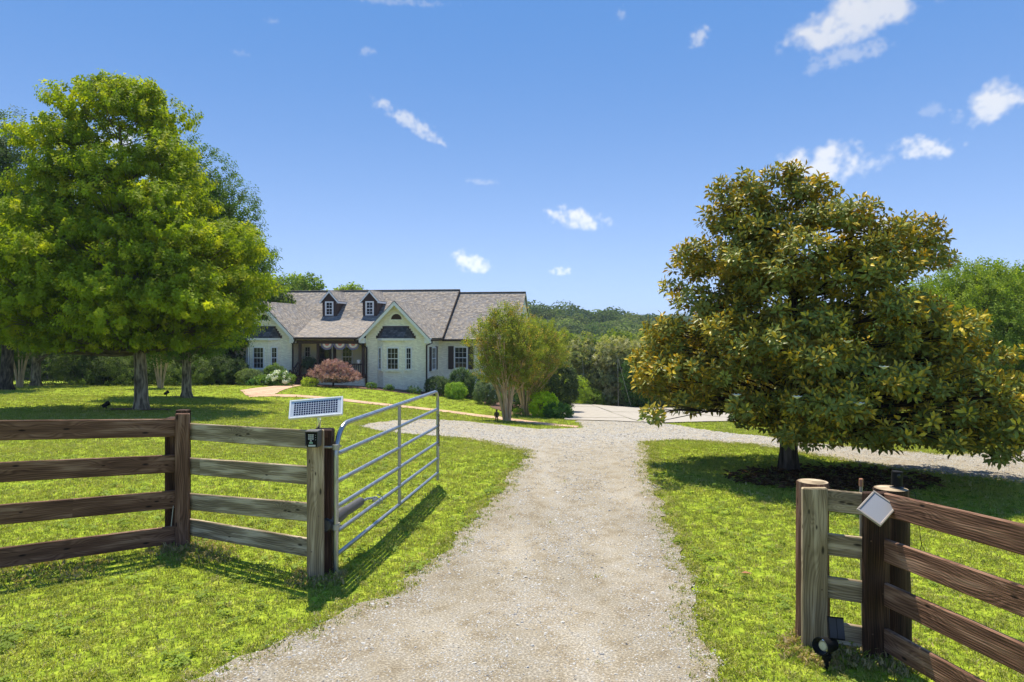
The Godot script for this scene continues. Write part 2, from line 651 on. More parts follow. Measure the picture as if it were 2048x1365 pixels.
	M.black.metallic_specular = 0.25
	M.grey_plastic = plain(lin(0.06, 0.058, 0.055), 0.5)
	M.steel = plain(lin(0.5, 0.52, 0.54), 0.38, 0.85)
	M.steel.roughness_texture = noise_tex(256, 0.03, [[0.0, Color(0.75, 0.75, 0.75)], [1.0, Color(1, 1, 1)]], FastNoiseLite.TYPE_SIMPLEX, 4, 8)
	M.steel.albedo_texture = noise_tex(256, 0.02, [[0.0, Color(0.72, 0.73, 0.74)], [0.5, Color(0.9, 0.9, 0.9)], [1.0, Color(1, 1, 1)]], FastNoiseLite.TYPE_SIMPLEX, 5, 18)
	M.dull_steel = plain(lin(0.42, 0.4, 0.34), 0.5, 0.5)
	M.rust = plain(lin(0.16, 0.09, 0.05), 0.8, 0.3)
	M.chrome = plain(lin(0.75, 0.76, 0.78), 0.15, 1.0)
	M.copper = plain(lin(0.45, 0.2, 0.1), 0.5)
	M.boards = []
	for s in 3:
		M.boards.append(wood(20 + s, Color(0.290, 0.197, 0.148), Color(0.618, 0.465, 0.367), Color(0.635, 0.525, 0.438), 5, 0.1 + 0.12 * (s % 2)))
	M.grey_boards = []
	for s in 2:
		M.grey_boards.append(wood(40 + s, Color(0.416, 0.360, 0.277), Color(0.776, 0.693, 0.568), Color(0.858, 0.789, 0.679), 3, 0.4))
	M.dark_post = wood(60, Color(0.140, 0.095, 0.070), Color(0.383, 0.268, 0.204), Color(0.459, 0.383, 0.306), 2, 0.1)
	M.tan_post = wood(61, Color(0.459, 0.395, 0.293), Color(0.765, 0.676, 0.535), Color(0.817, 0.740, 0.612), 3, 0.35)
	M.maple_bark = bark(3, Color(0.296, 0.257, 0.203), Color(0.679, 0.618, 0.520), 3.0)
	M.dark_bark = bark(4, Color(0.160, 0.136, 0.111), Color(0.407, 0.358, 0.309), 3.0)
	M.tan_bark = bark(5, Color(0.618, 0.511, 0.393), Color(0.927, 0.809, 0.666), 1.0)


# ---------- sky ----------
# soft fair-weather clouds, added where they float; the rest of the cover stays empty
func clouds() -> ImageTexture:
	var w := 4096
	var h := 2048
	var im := Image.create(w, h, false, Image.FORMAT_RGBA8)
	im.fill(Color(1, 1, 1, 0))
	var f := FastNoiseLite.new()
	f.seed = 12
	f.frequency = 1.0
	f.fractal_octaves = 5
	f.fractal_gain = 0.55
	# azimuth and height in degrees, half width, half height, tilt, weight
	var list := [
		[26.9, 22.1, 4.07, 1.72, 0.25, 1.10], [25.8, 19.5, 1.94, 0.66, 0.10, 0.45], [15.0, 22.0, 0.60, 0.58, 0.30, 0.65], [34.5, 14.8, 1.61, 1.07, 0.10, 1.00], [30.5, 12.6, 1.48, 0.64, -0.12, 0.95], [24.6, 12.2, 2.91, 1.21, 0.05, 1.10], [26.7, 7.3, 1.62, 0.79, 0.00, 0.95], [5.1, 9.0, 2.00, 0.76, -0.15, 1.00], [-3.5, 5.5, 1.46, 0.69, -0.10, 1.00], [4.1, 4.8, 0.73, 0.32, -0.10, 0.75],
		[-8.3, 16.4, 2.23, 0.63, -0.50, 0.75], [-29.2, 13.2, 1.46, 0.85, 0.00, 0.95], [-27.3, 11.9, 1.26, 0.70, 0.00, 0.80], [8.9, 24.0, 0.29, 0.47, 0.20, 0.30], [-2.4, 12.0, 1.04, 0.20, -0.05, 0.32], [-9.5, 24.9, 3.25, 0.27, 0.00, 0.30], [-18.9, 22.7, 0.47, 0.16, 0.00, 0.25], [-11.7, 21.3, 0.59, 0.28, 0.20, 0.30], [-21.2, 20.3, 0.47, 0.20, 0.00, 0.20], [31.0, 15.1, 0.58, 0.46, 0.00, 0.25], [-31.8, 16.7, 0.40, 0.16, 0.00, 0.30], [23.7, 19.2, 0.71, 0.53, 0.40, 0.30]]
	var r := RandomNumberGenerator.new()
	r.seed = 5
	for k in 46:
		var az := r.randf_range(45, 315)
		var e := r.randf_range(4, 40)
		var s := r.randf_range(1.0, 4.0) * (0.6 + e / 40.0)
		list.append([az, e, s * 1.5, s * 0.65, r.randf_range(-0.2, 0.2), r.randf_range(0.5, 1.05)])
	var n := 0
	for c in list:
		n += 1
		var cy: float = c[1]
		var stretch := 1.0 / cos(deg_to_rad(cy))
		var px := int(c[2] * 1.9 * stretch / 360.0 * w)
		var py := int((c[3] * 2.2 + c[2] * absf(c[4])) / 180.0 * h)
		var cx := int(fposmod(float(c[0]) / 360.0, 1.0) * w)
		var ry := int((90.0 - cy) / 180.0 * h)
		for j in range(-py, py + 1):
			var row := ry + j
			if row < 0 or row >= h:
				continue
			var dy := -float(j) * 180.0 / h
			for i in range(-px, px + 1):
				var dx := float(i) * 360.0 / w / stretch
				var x: float = dx / (c[2] * 1.4)
				var y: float = (dy - c[4] * dx) / (c[3] * 1.5)
				if y < 0.0:
					y *= 1.35
				var fall := 1.0 - (x * x + y * y)
				var g: float = 1.0 / float(c[3])
				var q := f.get_noise_3d(dx * g * 0.55 + n * 31.0, dy * g * 0.6, 0.0) * 1.2 + 0.4 * f.get_noise_3d(dx * g * 1.7, dy * g * 1.8 + n * 17.0, 5.0)
				var a := clampf((fall * 0.9 + q * 0.9 - 0.1) * 1.15, 0.0, 1.0)
				a = a * (0.45 + a * (1.1 - 0.55 * a)) * float(c[5])
				if a > 0.004:
					var col := int(fposmod(cx + i, w))
					var old := im.get_pixel(col, row)
					var shade := clampf(0.94 + 0.1 * y + 0.06 * q, 0.72, 1.0)
					var glow := Color(0.62 * shade, 0.46 * shade, 0.12 * shade) * (1.0 / EXPOSURE)
					im.set_pixel(col, row, Color(glow.linear_to_srgb(), minf(1.0, maxf(old.a, a))))
	return image_tex(im)


func make_view() -> void:
	var cam := Camera3D.new()
	cam.name = "camera"
	add_child(cam)
	cam.position = Vector3(0, 2.2, 0)
	cam.near = 0.1
	cam.far = 5000.0
	cam.projection = Camera3D.PROJECTION_FRUSTUM
	cam.size = 0.1 * 2.0 * 682.5 / 1400.0
	cam.frustum_offset = Vector2(0, -0.1 * 20.5 / 1400.0)
	cam.current = true
	var sky := ProceduralSkyMaterial.new()
	var k := 1.0 / EXPOSURE
	sky.sky_top_color = lin(0.105 * k, 0.3 * k, 0.73 * k)
	sky.sky_horizon_color = lin(0.69 * k, 0.95 * k, 1.42 * k)
	sky.sky_curve = 0.11
	sky.ground_bottom_color = lin(0.2 * k, 0.25 * k, 0.1 * k)
	sky.ground_horizon_color = lin(0.4 * k, 0.5 * k, 0.45 * k)
	sky.sky_cover = clouds()
	sky.sky_cover_modulate = Color(1, 1, 1, 1)
	var env := Environment.new()
	env.background_mode = Environment.BG_SKY
	env.sky = Sky.new()
	env.sky.sky_material = sky
	env.tonemap_mode = Environment.TONE_MAPPER_LINEAR
	env.tonemap_exposure = EXPOSURE
	env.fog_enabled = true
	env.fog_density = 0.0003
	env.fog_light_color = Color(0.86, 0.92, 1.0)
	env.sdfgi_enabled = true
	env.ssao_enabled = true
	env.ssil_enabled = true
	var we := WorldEnvironment.new()
	we.name = "world_environment"
	we.environment = env
	add_child(we)
	var sun := DirectionalLight3D.new()
	sun.name = "sun"
	add_child(sun)
	sun.basis = Basis.looking_at(-SUN, Vector3.UP)
	sun.light_color = Color(1.0, 0.965, 0.9)
	sun.light_energy = 1.15
	sun.light_angular_distance = 0.53
	sun.shadow_enabled = true
	sun.sky_mode = DirectionalLight3D.SKY_MODE_LIGHT_ONLY


# ---------- ground ----------
const DRIVE := [-2.1, 2.6, -2.07, 4.01, -1.96, 4.33, -1.72, 4.78, -1.42, 5.18, -1.04, 5.75, -0.73, 6.64, -0.47, 7.91, -0.16, 9.40, 0.13, 11.24, 0.28, 12.42, -0.24, 13.74, -1.03, 15.35, -1.88, 16.09, -2.65, 16.55, -3.65, 17.69, -4.00, 18.41, -4.02, 19.48, -3.63, 21.74, -2.90, 24.6, -1.72, 25.5, -0.42, 24.63, 0.91, 22.87, 2.40, 23.80, 2.6, 27.0, 2.7, 29.9, 5.0, 28.9, 5.9, 25.5, 5.8, 21.0, 5.90, 16.3, 6.05, 14.3, 6.69, 13.0, 7.6, 12.1, 9.2, 12.9, 13.5, 15.2, 24.0, 19.0, 24.0, 14.0, 14.0, 10.6, 9.5, 9.2, 7.94, 9.0, 7.23, 9.89, 5.87, 10.87, 5.20, 12.18, 4.79, 13.6, 4.15, 14.4, 3.49, 15.1, 2.77, 14.4, 2.27, 11.69, 1.92, 9.40, 1.75, 7.74, 1.64, 6.59, 1.50, 5.74, 1.36, 4.92, 1.27, 4.39, 1.21, 4.07, 1.15, 2.6]
const PATH_WALK := [-13.1, 34.7, -12.4, 36.4, -11.2, 36.7, -8.36, 35.8, -5.47, 34.2, -2.93, 32.9, -0.54, 31.3, 1.31, 27.7, 2.42, 25.0, 2.19, 23.9, 1.04, 26.1, -0.92, 29.4, -2.71, 30.9, -5.11, 32.4, -7.84, 34.0, -10.60, 35.1, -11.95, 34.9, -12.77, 33.9]
const PAD := [2.25, 30.1, 4.3, 28.95, 5.6, 26.6, 9.0, 26.5, 13.0, 33.0, 13.0, 45.0, 8.0, 47.0, 4.1, 47.0, 3.1, 42.0]

var drive_area: PackedVector2Array
var path_area: PackedVector2Array
var walk_area: PackedVector2Array
var pad_area: PackedVector2Array
var bed_areas := []


func by_house(u: float, w: float) -> Vector2:
	var t := deg_to_rad(8.0)
	return Vector2(-5.84 + u * cos(t) + w * sin(t), 47.5 - u * sin(t) + w * cos(t))


func make_ground() -> void:
	var xs := []
	var x := 0.0
	while x < 700.0:
		xs.append(x)
		x += 0.5 if x < 16.0 else 1.0 if x < 40.0 else 4.0 if x < 120.0 else 25.0
	xs.append(750.0)
	var cols := []
	for k in range(xs.size() - 1, 0, -1):
		cols.append(-xs[k])
	cols.append_array(xs)
	var rows := []
	var d := -10.0
	while d < 2400.0:
		rows.append(d)
		d += 0.5 if d < 50.0 else 2.0 if d < 120.0 else 10.0 if d < 500.0 else 60.0
	near.resize((GX + 1) * (GD + 1))
	for j in GD + 1:
		for i in GX + 1:
			near[j * (GX + 1) + i] = raw_height(i * 0.5 - 30.0, j * 0.5 - 10.0)
	var mb := MB.new()
	var line := []
	for j in rows.size():
		var fresh := []
		for i in cols.size():
			fresh.append(on(cols[i], rows[j]))
		if j > 0:
			for i in cols.size() - 1:
				var a: Vector3 = line[i]
				var b: Vector3 = line[i + 1]
				var c: Vector3 = fresh[i + 1]
				var e: Vector3 = fresh[i]
				var k := (b - a).cross(e - a).normalized()
				var k2 := (e - c).cross(b - c).normalized()
				if rows[j] <= 60.0 and absf(cols[i]) < 30.0:
					var na := slope(Vector2(a.x, -a.z)); var nb := slope(Vector2(b.x, -b.z)); var nc := slope(Vector2(c.x, -c.z)); var ne := slope(Vector2(e.x, -e.z))
					mb.trin(a, b, c, na, nb, nc, Vector2(a.x, a.z), Vector2(b.x, b.z), Vector2(c.x, c.z))
					mb.trin(a, c, e, na, nc, ne, Vector2(a.x, a.z), Vector2(c.x, c.z), Vector2(e.x, e.z))
				else:
					mb.trin(a, b, c, k, k, k2, Vector2(a.x, a.z), Vector2(b.x, b.z), Vector2(c.x, c.z))
					mb.trin(a, c, e, k, k2, k2, Vector2(a.x, a.z), Vector2(c.x, c.z), Vector2(e.x, e.z))
		line = fresh
	struct("lawn", mb, M.turf)

	drive_area = rough(poly(DRIVE), 0.12, 0.14)
	struct("gravel_driveway", sheet(drive_area, 0.012, true), M.gravel)
	path_area = rough(poly(PATH_WALK), 0.4, 0.05)
	struct("brick_path", sheet(path_area, 0.02), M.paving)
	var a1 := by_house(-9.2, -1.75)
	var a2 := by_house(-7.95, -1.75)
	walk_area = poly([a1.x, a1.y, a2.x, a2.y, a2.x + 0.2, a2.y - 2.2, -13.1, 40.0, -12.3, 36.2, -13.2, 34.7, -15.0, 38.6, -15.2, 42.0])
	if Geometry2D.is_polygon_clockwise(walk_area):
		walk_area.reverse()
	struct("front_walk", sheet(walk_area, 0.026), M.paving)
	# the concrete turning pad, slab by slab
	pad_area = poly(PAD)
	var pad := Node3D.new()
	pad.name = "concrete_pad"
	pad.set_meta("kind", "structure")
	add_child(pad)
	for i in 3:
		for j in 4:
			var cell := PackedVector2Array([Vector2(1 + i * 4.2, 26 + j * 5.4), Vector2(1 + i * 4.2 + 4.15, 26 + j * 5.4), Vector2(1 + i * 4.2 + 4.15, 26 + j * 5.4 + 5.35), Vector2(1 + i * 4.2, 26 + j * 5.4 + 5.35)])
			for piece in Geometry2D.intersect_polygons(pad_area, cell):
				if not Geometry2D.is_polygon_clockwise(piece) or true:
					put("slab", sheet(piece, 0.04 + 0.006 * ((i + j) % 2)), M.concrete, pad)
	# planting beds
	var beds := [
		[by_house(-14.5, 0.5), by_house(-14.2, -2.3), by_house(-11.5, -2.6), by_house(-9.5, -1.9), by_house(-9.4, 0.5)],
		[by_house(-7.8, 0.5), by_house(-7.9, -2.4), by_house(-6.0, -3.4), by_house(-3.0, -3.2), by_house(-0.5, -3.0), by_house(1.0, -2.2), by_house(2.2, 0.8), by_house(3.6, 0.6), by_house(4.6, -3.0), by_house(6.4, -9.0), by_house(8.0, -13.6), by_house(8.6, -13.0), by_house(7.6, -6.0), by_house(6.4, 3.0), by_house(5.0, 3.7), by_house(0.1, 3.7), by_house(0.1, 0.5)]]
	for b in beds:
		var p := PackedVector2Array(b)
		if Geometry2D.is_polygon_clockwise(p):
			p.reverse()
		p = rough(p, 0.4, 0.15)
		bed_areas.append(p)
		struct("mulch_bed", sheet(p, 0.03), M.mulch)
	for c in [[-12.13, 22.8, 1.1, 0.6], [-15.04, 31.85, 0.8, 0.5], [0.71, 34.0, 1.2, 0.9]]:
		var p := PackedVector2Array()
		for k in 24:
			p.append(Vector2(c[0] + cos(TAU * k / 24) * c[2], c[1] + sin(TAU * k / 24) * c[3]))
		p = rough(p, 0.2, 0.12)
		bed_areas.append(p)
		struct("mulch_bed", sheet(p, 0.02), M.mulch)


# how far a point of the drive lies in a wheel track, 0 to 1
func track(q: Vector2) -> float:
	var mid := hermite([3.0, 4.0, 6.0, 9.0, 12.0, 15.0, 19.0], [-0.75, -0.4, 0.3, 0.88, 1.2, 1.35, 1.6], q.y)
	var side := absf(q.x - mid + 0.1 * noise.get_noise_2d(q.x * 40.0, q.y * 40.0))
	return exp(-pow((side - 0.52) / 0.24, 2.0)) * clampf((19.0 - q.y) / 5.0, 0.0, 1.0)


# dusty pale tracks, browner fines between them and at the near end, whiter stone farther on
func wear(q: Vector2) -> Color:
	var t := track(q)
	var far := clampf((q.y - 8.0) / 8.0, 0.0, 1.0)
	var n := 0.5 + 0.5 * noise.get_noise_2d(q.x * 60.0 + 90.0, q.y * 45.0)
	var c := Color(0.69, 0.665, 0.6).lerp(Color(0.95, 0.935, 0.89), clampf(t * 0.8 + (n - 0.5) * 1.2, 0.0, 1.0))
	return c.lerp(Color(0.98, 0.965, 0.92), far)


func off_lawn(p: Vector2) -> bool:
	if Geometry2D.is_point_in_polygon(p, drive_area):
		return true
	if p.y > 22.0:
		if Geometry2D.is_point_in_polygon(p, path_area) or Geometry2D.is_point_in_polygon(p, walk_area) or Geometry2D.is_point_in_polygon(p, pad_area):
			return true
		for b in bed_areas:
			if Geometry2D.is_point_in_polygon(p, b):
				return true
	return false


# ---------- house ----------
func window(house: Node3D, t: Transform3D, w: float, h: float, cols: int, rows: int, trim := 0.07) -> void:
	var f := MB.new()
	for s in [-1, 1]:
		f.box(t * Transform3D(Basis(), Vector3(s * (w - trim) / 2, 0, 0.035)), Vector3(trim, h, 0.09))
		f.box(t * Transform3D(Basis(), Vector3(0, s * (h - trim) / 2, 0.034)), Vector3(w - 2 * trim, trim, 0.088))
	f.box(t * Transform3D(Basis(), Vector3(0, 0, 0.03)), Vector3(w - 2 * trim, 0.05, 0.06))
	var win := put("window", f, M.white, house)
	var g := MB.new()
	g.box(t * Transform3D(Basis(), Vector3(0, 0, 0.005)), Vector3(w - 2 * trim + 0.01, h - 2 * trim + 0.01, 0.02))
	put("pane", g, M.glass, win)
	var b := MB.new()
	var iw := w - 2 * trim
	var ih := (h - 2 * trim) / 2
	for s in [0, 1]:
		var mid := (ih / 2 + 0.013) * (1 if s else -1)
		for k in range(1, cols):
			b.box(t * Transform3D(Basis(), Vector3(-iw / 2 + iw * k / cols, mid, 0.022)), Vector3(0.016, ih - 0.026, 0.022))
		for k in range(1, rows):
			b.box(t * Transform3D(Basis(), Vector3(0, mid - ih / 2 + ih * k / rows, 0.0235)), Vector3(iw, 0.016, 0.019))
	put("muntin", b, M.white, win)


func facing(at: Vector3, yaw := 0.0) -> Transform3D:
	return Transform3D(Basis(Vector3.UP, yaw), at)


func wall_box(house: Node3D, a: Vector3, b: Vector3, m: Material, called := "wall") -> MeshInstance3D:
	var mb := MB.new()
	mb.box(Transform3D(Basis(), (a + b) / 2), (b - a).abs())
	return put(called, mb, m, house)


# a wall between two plan points (x, z) from y0 to y1, a solid of that thickness behind its face
func wall_run(house: Node3D, p: Vector2, q: Vector2, y0: float, y1: float, m: Material, thick := 0.2) -> MeshInstance3D:
	var mb := MB.new()
	mb.slab([Vector3(p.x, y0, p.y), Vector3(q.x, y0, q.y), Vector3(q.x, y1, q.y), Vector3(p.x, y1, p.y)], thick)
	return put("wall", mb, m, house)


func shutter(house: Node3D, t: Transform3D, w: float, h: float) -> void:
	var mb := MB.new()
	mb.box(t * Transform3D(Basis(), Vector3(0, 0, 0.025)), Vector3(w, h, 0.05), 0.006)
	var s := put("shutter", mb, M.brown, house)
	var pl := MB.new()
	for k in [-1, 0, 1]:
		pl.box(t * Transform3D(Basis(), Vector3(k * w / 3.0, 0, 0.056)), Vector3(w / 3.0 - 0.02, h - 0.04, 0.014))
	put("plank", pl, M.brown, s)


func gable(house: Node3D, c: float, half: float, top: float, low: float) -> void:
	# front wall with its peak
	var rise := (top - low) / (half + 0.37)
	var wl := MB.new()
	wl.slab([Vector3(c - half, -4, 0), Vector3(c + half, -4, 0), Vector3(c + half, low + rise * 0.37 - 0.12, 0), Vector3(c, top - 0.14, 0), Vector3(c - half, low + rise * 0.37 - 0.12, 0)], 0.2)
	put("gable_wall", wl, M.brick, house)
	# roof slopes with rake boards and boxed ends
	for s in [-1.0, 1.0]:
		var e: float = c + s * (half + 0.37)
		var mb := MB.new()
		var p := [Vector3(e, low, 0.38), Vector3(e, low, -7.6), Vector3(c, top, -7.6), Vector3(c, top, 0.38)]
		if s < 0:
			p = [Vector3(e, low, -7.6), Vector3(e, low, 0.38), Vector3(c, top, 0.38), Vector3(c, top, -7.6)]
		mb.slab(p, 0.1)
		put("gable_roof", mb, M.roof, house)
		var fb := MB.new()
		var dn := 0.26
		var front := [Vector3(e, low - 0.08, 0.36), Vector3(c, top - 0.08, 0.36), Vector3(c, top - 0.08 - dn, 0.36), Vector3(e, low - 0.08 - dn * 0.9, 0.36)]
		if s > 0:
			front.reverse()
		fb.slab(front, 0.05)
		fb.box(Transform3D(Basis(), Vector3(c + s * (half + 0.19), low - 0.17, 0.17)), Vector3(0.42, 0.36, 0.33))
		put("rake_board", fb, M.white, house)
		var sf := MB.new()
		var un := [Vector3(e, low - 0.12, 0.31), Vector3(e, low - 0.12, 0.01), Vector3(c, top - 0.12, 0.01), Vector3(c, top - 0.12, 0.31)]
		if s > 0:
			un.reverse()
		sf.slab(un, 0.02)
		put("soffit", sf, M.white, house)
	# half-round louvred vent in a white arch
	var vy := low + 1.27
	var ring := MB.new()
	var fan := MB.new()
	var n := 14
	for k in n:
		var a := PI * k / n
		var b := PI * (k + 1) / n
		var o := Vector3(c + 0.05, vy, 0)
		var da := Vector3(cos(a), sin(a), 0)
		var db := Vector3(cos(b), sin(b), 0)
		ring.slab([o + da * 0.38 + Vector3(0, 0, 0.05), o + da * 0.52 + Vector3(0, 0, 0.05), o + db * 0.52 + Vector3(0, 0, 0.05), o + db * 0.38 + Vector3(0, 0, 0.05)], 0.06)
		fan.slab([o + Vector3(0, 0, 0.02), o + da * 0.385 + Vector3(0, 0, 0.02), o + db * 0.385 + Vector3(0, 0, 0.02)], 0.03)
	ring.box(Transform3D(Basis(), Vector3(c + 0.05, vy - 0.07, 0.03)), Vector3(1.04, 0.14, 0.07))
	var vent := put("gable_vent", ring, M.brick, house)
	for k in 5:
		var y := 0.04 + k * 0.07
		var r := sqrt(maxf(0.0, 0.37 * 0.37 - y * y))
		fan.box(Transform3D(Basis(Vector3.RIGHT, 0.5), Vector3(c + 0.05, vy + y, 0.03)), Vector3(2 * r, 0.05, 0.012))
	put("louver", fan, M.siding, vent)
	# bay: three faces under a small dark hipped roof
	var x0 := c - 1.3
	var pts := [Vector2(x0, 0), Vector2(x0 + 0.63, 0.62), Vector2(x0 + 1.98, 0.62), Vector2(x0 + 2.61, 0)]
	for k in 3:
		wall_run(house, pts[k], pts[k + 1], -4, low - 0.05, M.brick, 0.15)
	window(house, facing(Vector3(c - 0.0, 0.32, 0.62)), 0.84, 1.52, 3, 2)
	window(house, facing(Vector3(x0 + 2.27, 0.32, 0.335), deg_to_rad(44.5)), 0.46, 1.52, 2, 2)
	window(house, facing(Vector3(x0 + 0.34, 0.32, 0.335), deg_to_rad(-44.5)), 0.46, 1.52, 2, 2)
	for e in [[Vector3(c, -0.5, 0.65), 0.0, 1.0], [Vector3(x0 + 2.29, -0.5, 0.355), 44.5, 0.6], [Vector3(x0 + 0.32, -0.5, 0.355), -44.5, 0.6]]:
		var sl := MB.new()
		sl.box(facing(e[0], deg_to_rad(e[1])), Vector3(e[2], 0.1, 0.14))
		put("sill", sl, M.brick, house)
	var y0 := low
	var y1 := low + 0.76
	var b0 := [Vector3(x0 - 0.02, y0, 0.0), Vector3(x0 + 0.55, y0, 0.76), Vector3(x0 + 2.06, y0, 0.76), Vector3(x0 + 2.63, y0, 0.0)]
	var t0 := [Vector3(x0 + 0.42, y1, 0.0), Vector3(x0 + 0.5, y1, 0.03), Vector3(x0 + 2.11, y1, 0.03), Vector3(x0 + 2.19, y1, 0.0)]
	var br := MB.new()
	for k in 3:
		br.slab([b0[k], b0[k + 1], t0[k + 1], t0[k]], 0.05)
	put("bay_roof", br, M.bay_roof, house)
	var bd := MB.new()
	for k in 3:
		var a: Vector3 = b0[k]
		var b: Vector3 = b0[k + 1]
		bd.slab([a - Vector3(0, 0.16, 0), b - Vector3(0, 0.16, 0), b - Vector3(0, 0.01, 0), a - Vector3(0, 0.01, 0)], 0.06)
	put("bay_fascia", bd, M.white, house)
	# stepped flashing where the little roof meets the brick
	var st := MB.new()
	for s in [-1.0, 1.0]:
		for k in 5:
			st.box(Transform3D(Basis(), Vector3(c + 0.005 + s * (1.33 - 0.115 * k), y0 + 0.07 + 0.16 * k, 0.02)), Vector3(0.13, 0.2, 0.05 + 0.002 * k))
	st.box(Transform3D(Basis(), Vector3(c + 0.005, y1 + 0.02, 0.025)), Vector3(1.84, 0.08, 0.06))
	put("flashing", st, M.brown, house)


func dormer(house: Node3D, c: float) -> void:
	var w := 0.575
	var z := -5.72
	var d := MB.new()
	d.slab([Vector3(c - w, 2.9, z), Vector3(c + w, 2.9, z), Vector3(c + w, 4.6, z), Vector3(c, 5.2, z), Vector3(c - w, 4.6, z)], 0.1)
	for s in [-1.0, 1.0]:
		var p := [Vector3(c + s * w, 2.9, z - 0.1), Vector3(c + s * w, 2.9, z - 2.6), Vector3(c + s * w, 4.6, z - 2.6), Vector3(c + s * w, 4.6, z - 0.1)]
		if s < 0:
			p.reverse()
		d.slab(p, 0.08)
	var root := put("dormer", d, M.siding, house)
	# lap boards on the cheeks and the front
	for k in 8:
		var y := 3.1 + 0.2 * k
		var back := (y - 1.75) / 0.658 + 3.35
		for s in [-1.0, 1.0]:
			var len := back + z
			if len > 0.15:
				var lb := MB.new()
				lb.box(Transform3D(Basis(Vector3.BACK, -s * 0.06), Vector3(c + s * (w + 0.012), y + 0.1, z - len / 2)), Vector3(0.022, 0.195, len))
				put("siding_board", lb, M.siding, root)
	for s in [-1.0, 1.0]:
		var e: float = c + s * (w + 0.19)
		var mb := MB.new()
		var p := [Vector3(e, 4.5, z + 0.16), Vector3(e, 4.5, z - 3.2), Vector3(c, 5.36, z - 3.2), Vector3(c, 5.36, z + 0.16)]
		if s < 0:
			p.reverse()
			p = [p[2], p[3], p[0], p[1]]
		mb.slab(p, 0.06)
		put("dormer_roof", mb, M.roof, root)
		var fb := MB.new()
		var front := [Vector3(e, 4.46, z + 0.14), Vector3(c, 5.32, z + 0.14), Vector3(c, 5.15, z + 0.14), Vector3(e, 4.3, z + 0.14)]
		if s > 0:
			front.reverse()
		fb.slab(front, 0.04)
		fb.box(Transform3D(Basis(), Vector3(e - s * 0.02, 4.4, z - 0.9)), Vector3(0.04, 0.14, 2.0))
		fb.box(Transform3D(Basis(), Vector3(e - s * 0.1, 4.36, z - 0.9)), Vector3(0.17, 0.03, 1.98))
		put("dormer_trim", fb, M.white, root)
	window(house, facing(Vector3(c - 0.02, 3.93, z)), 0.66, 1.1, 2, 2, 0.1)


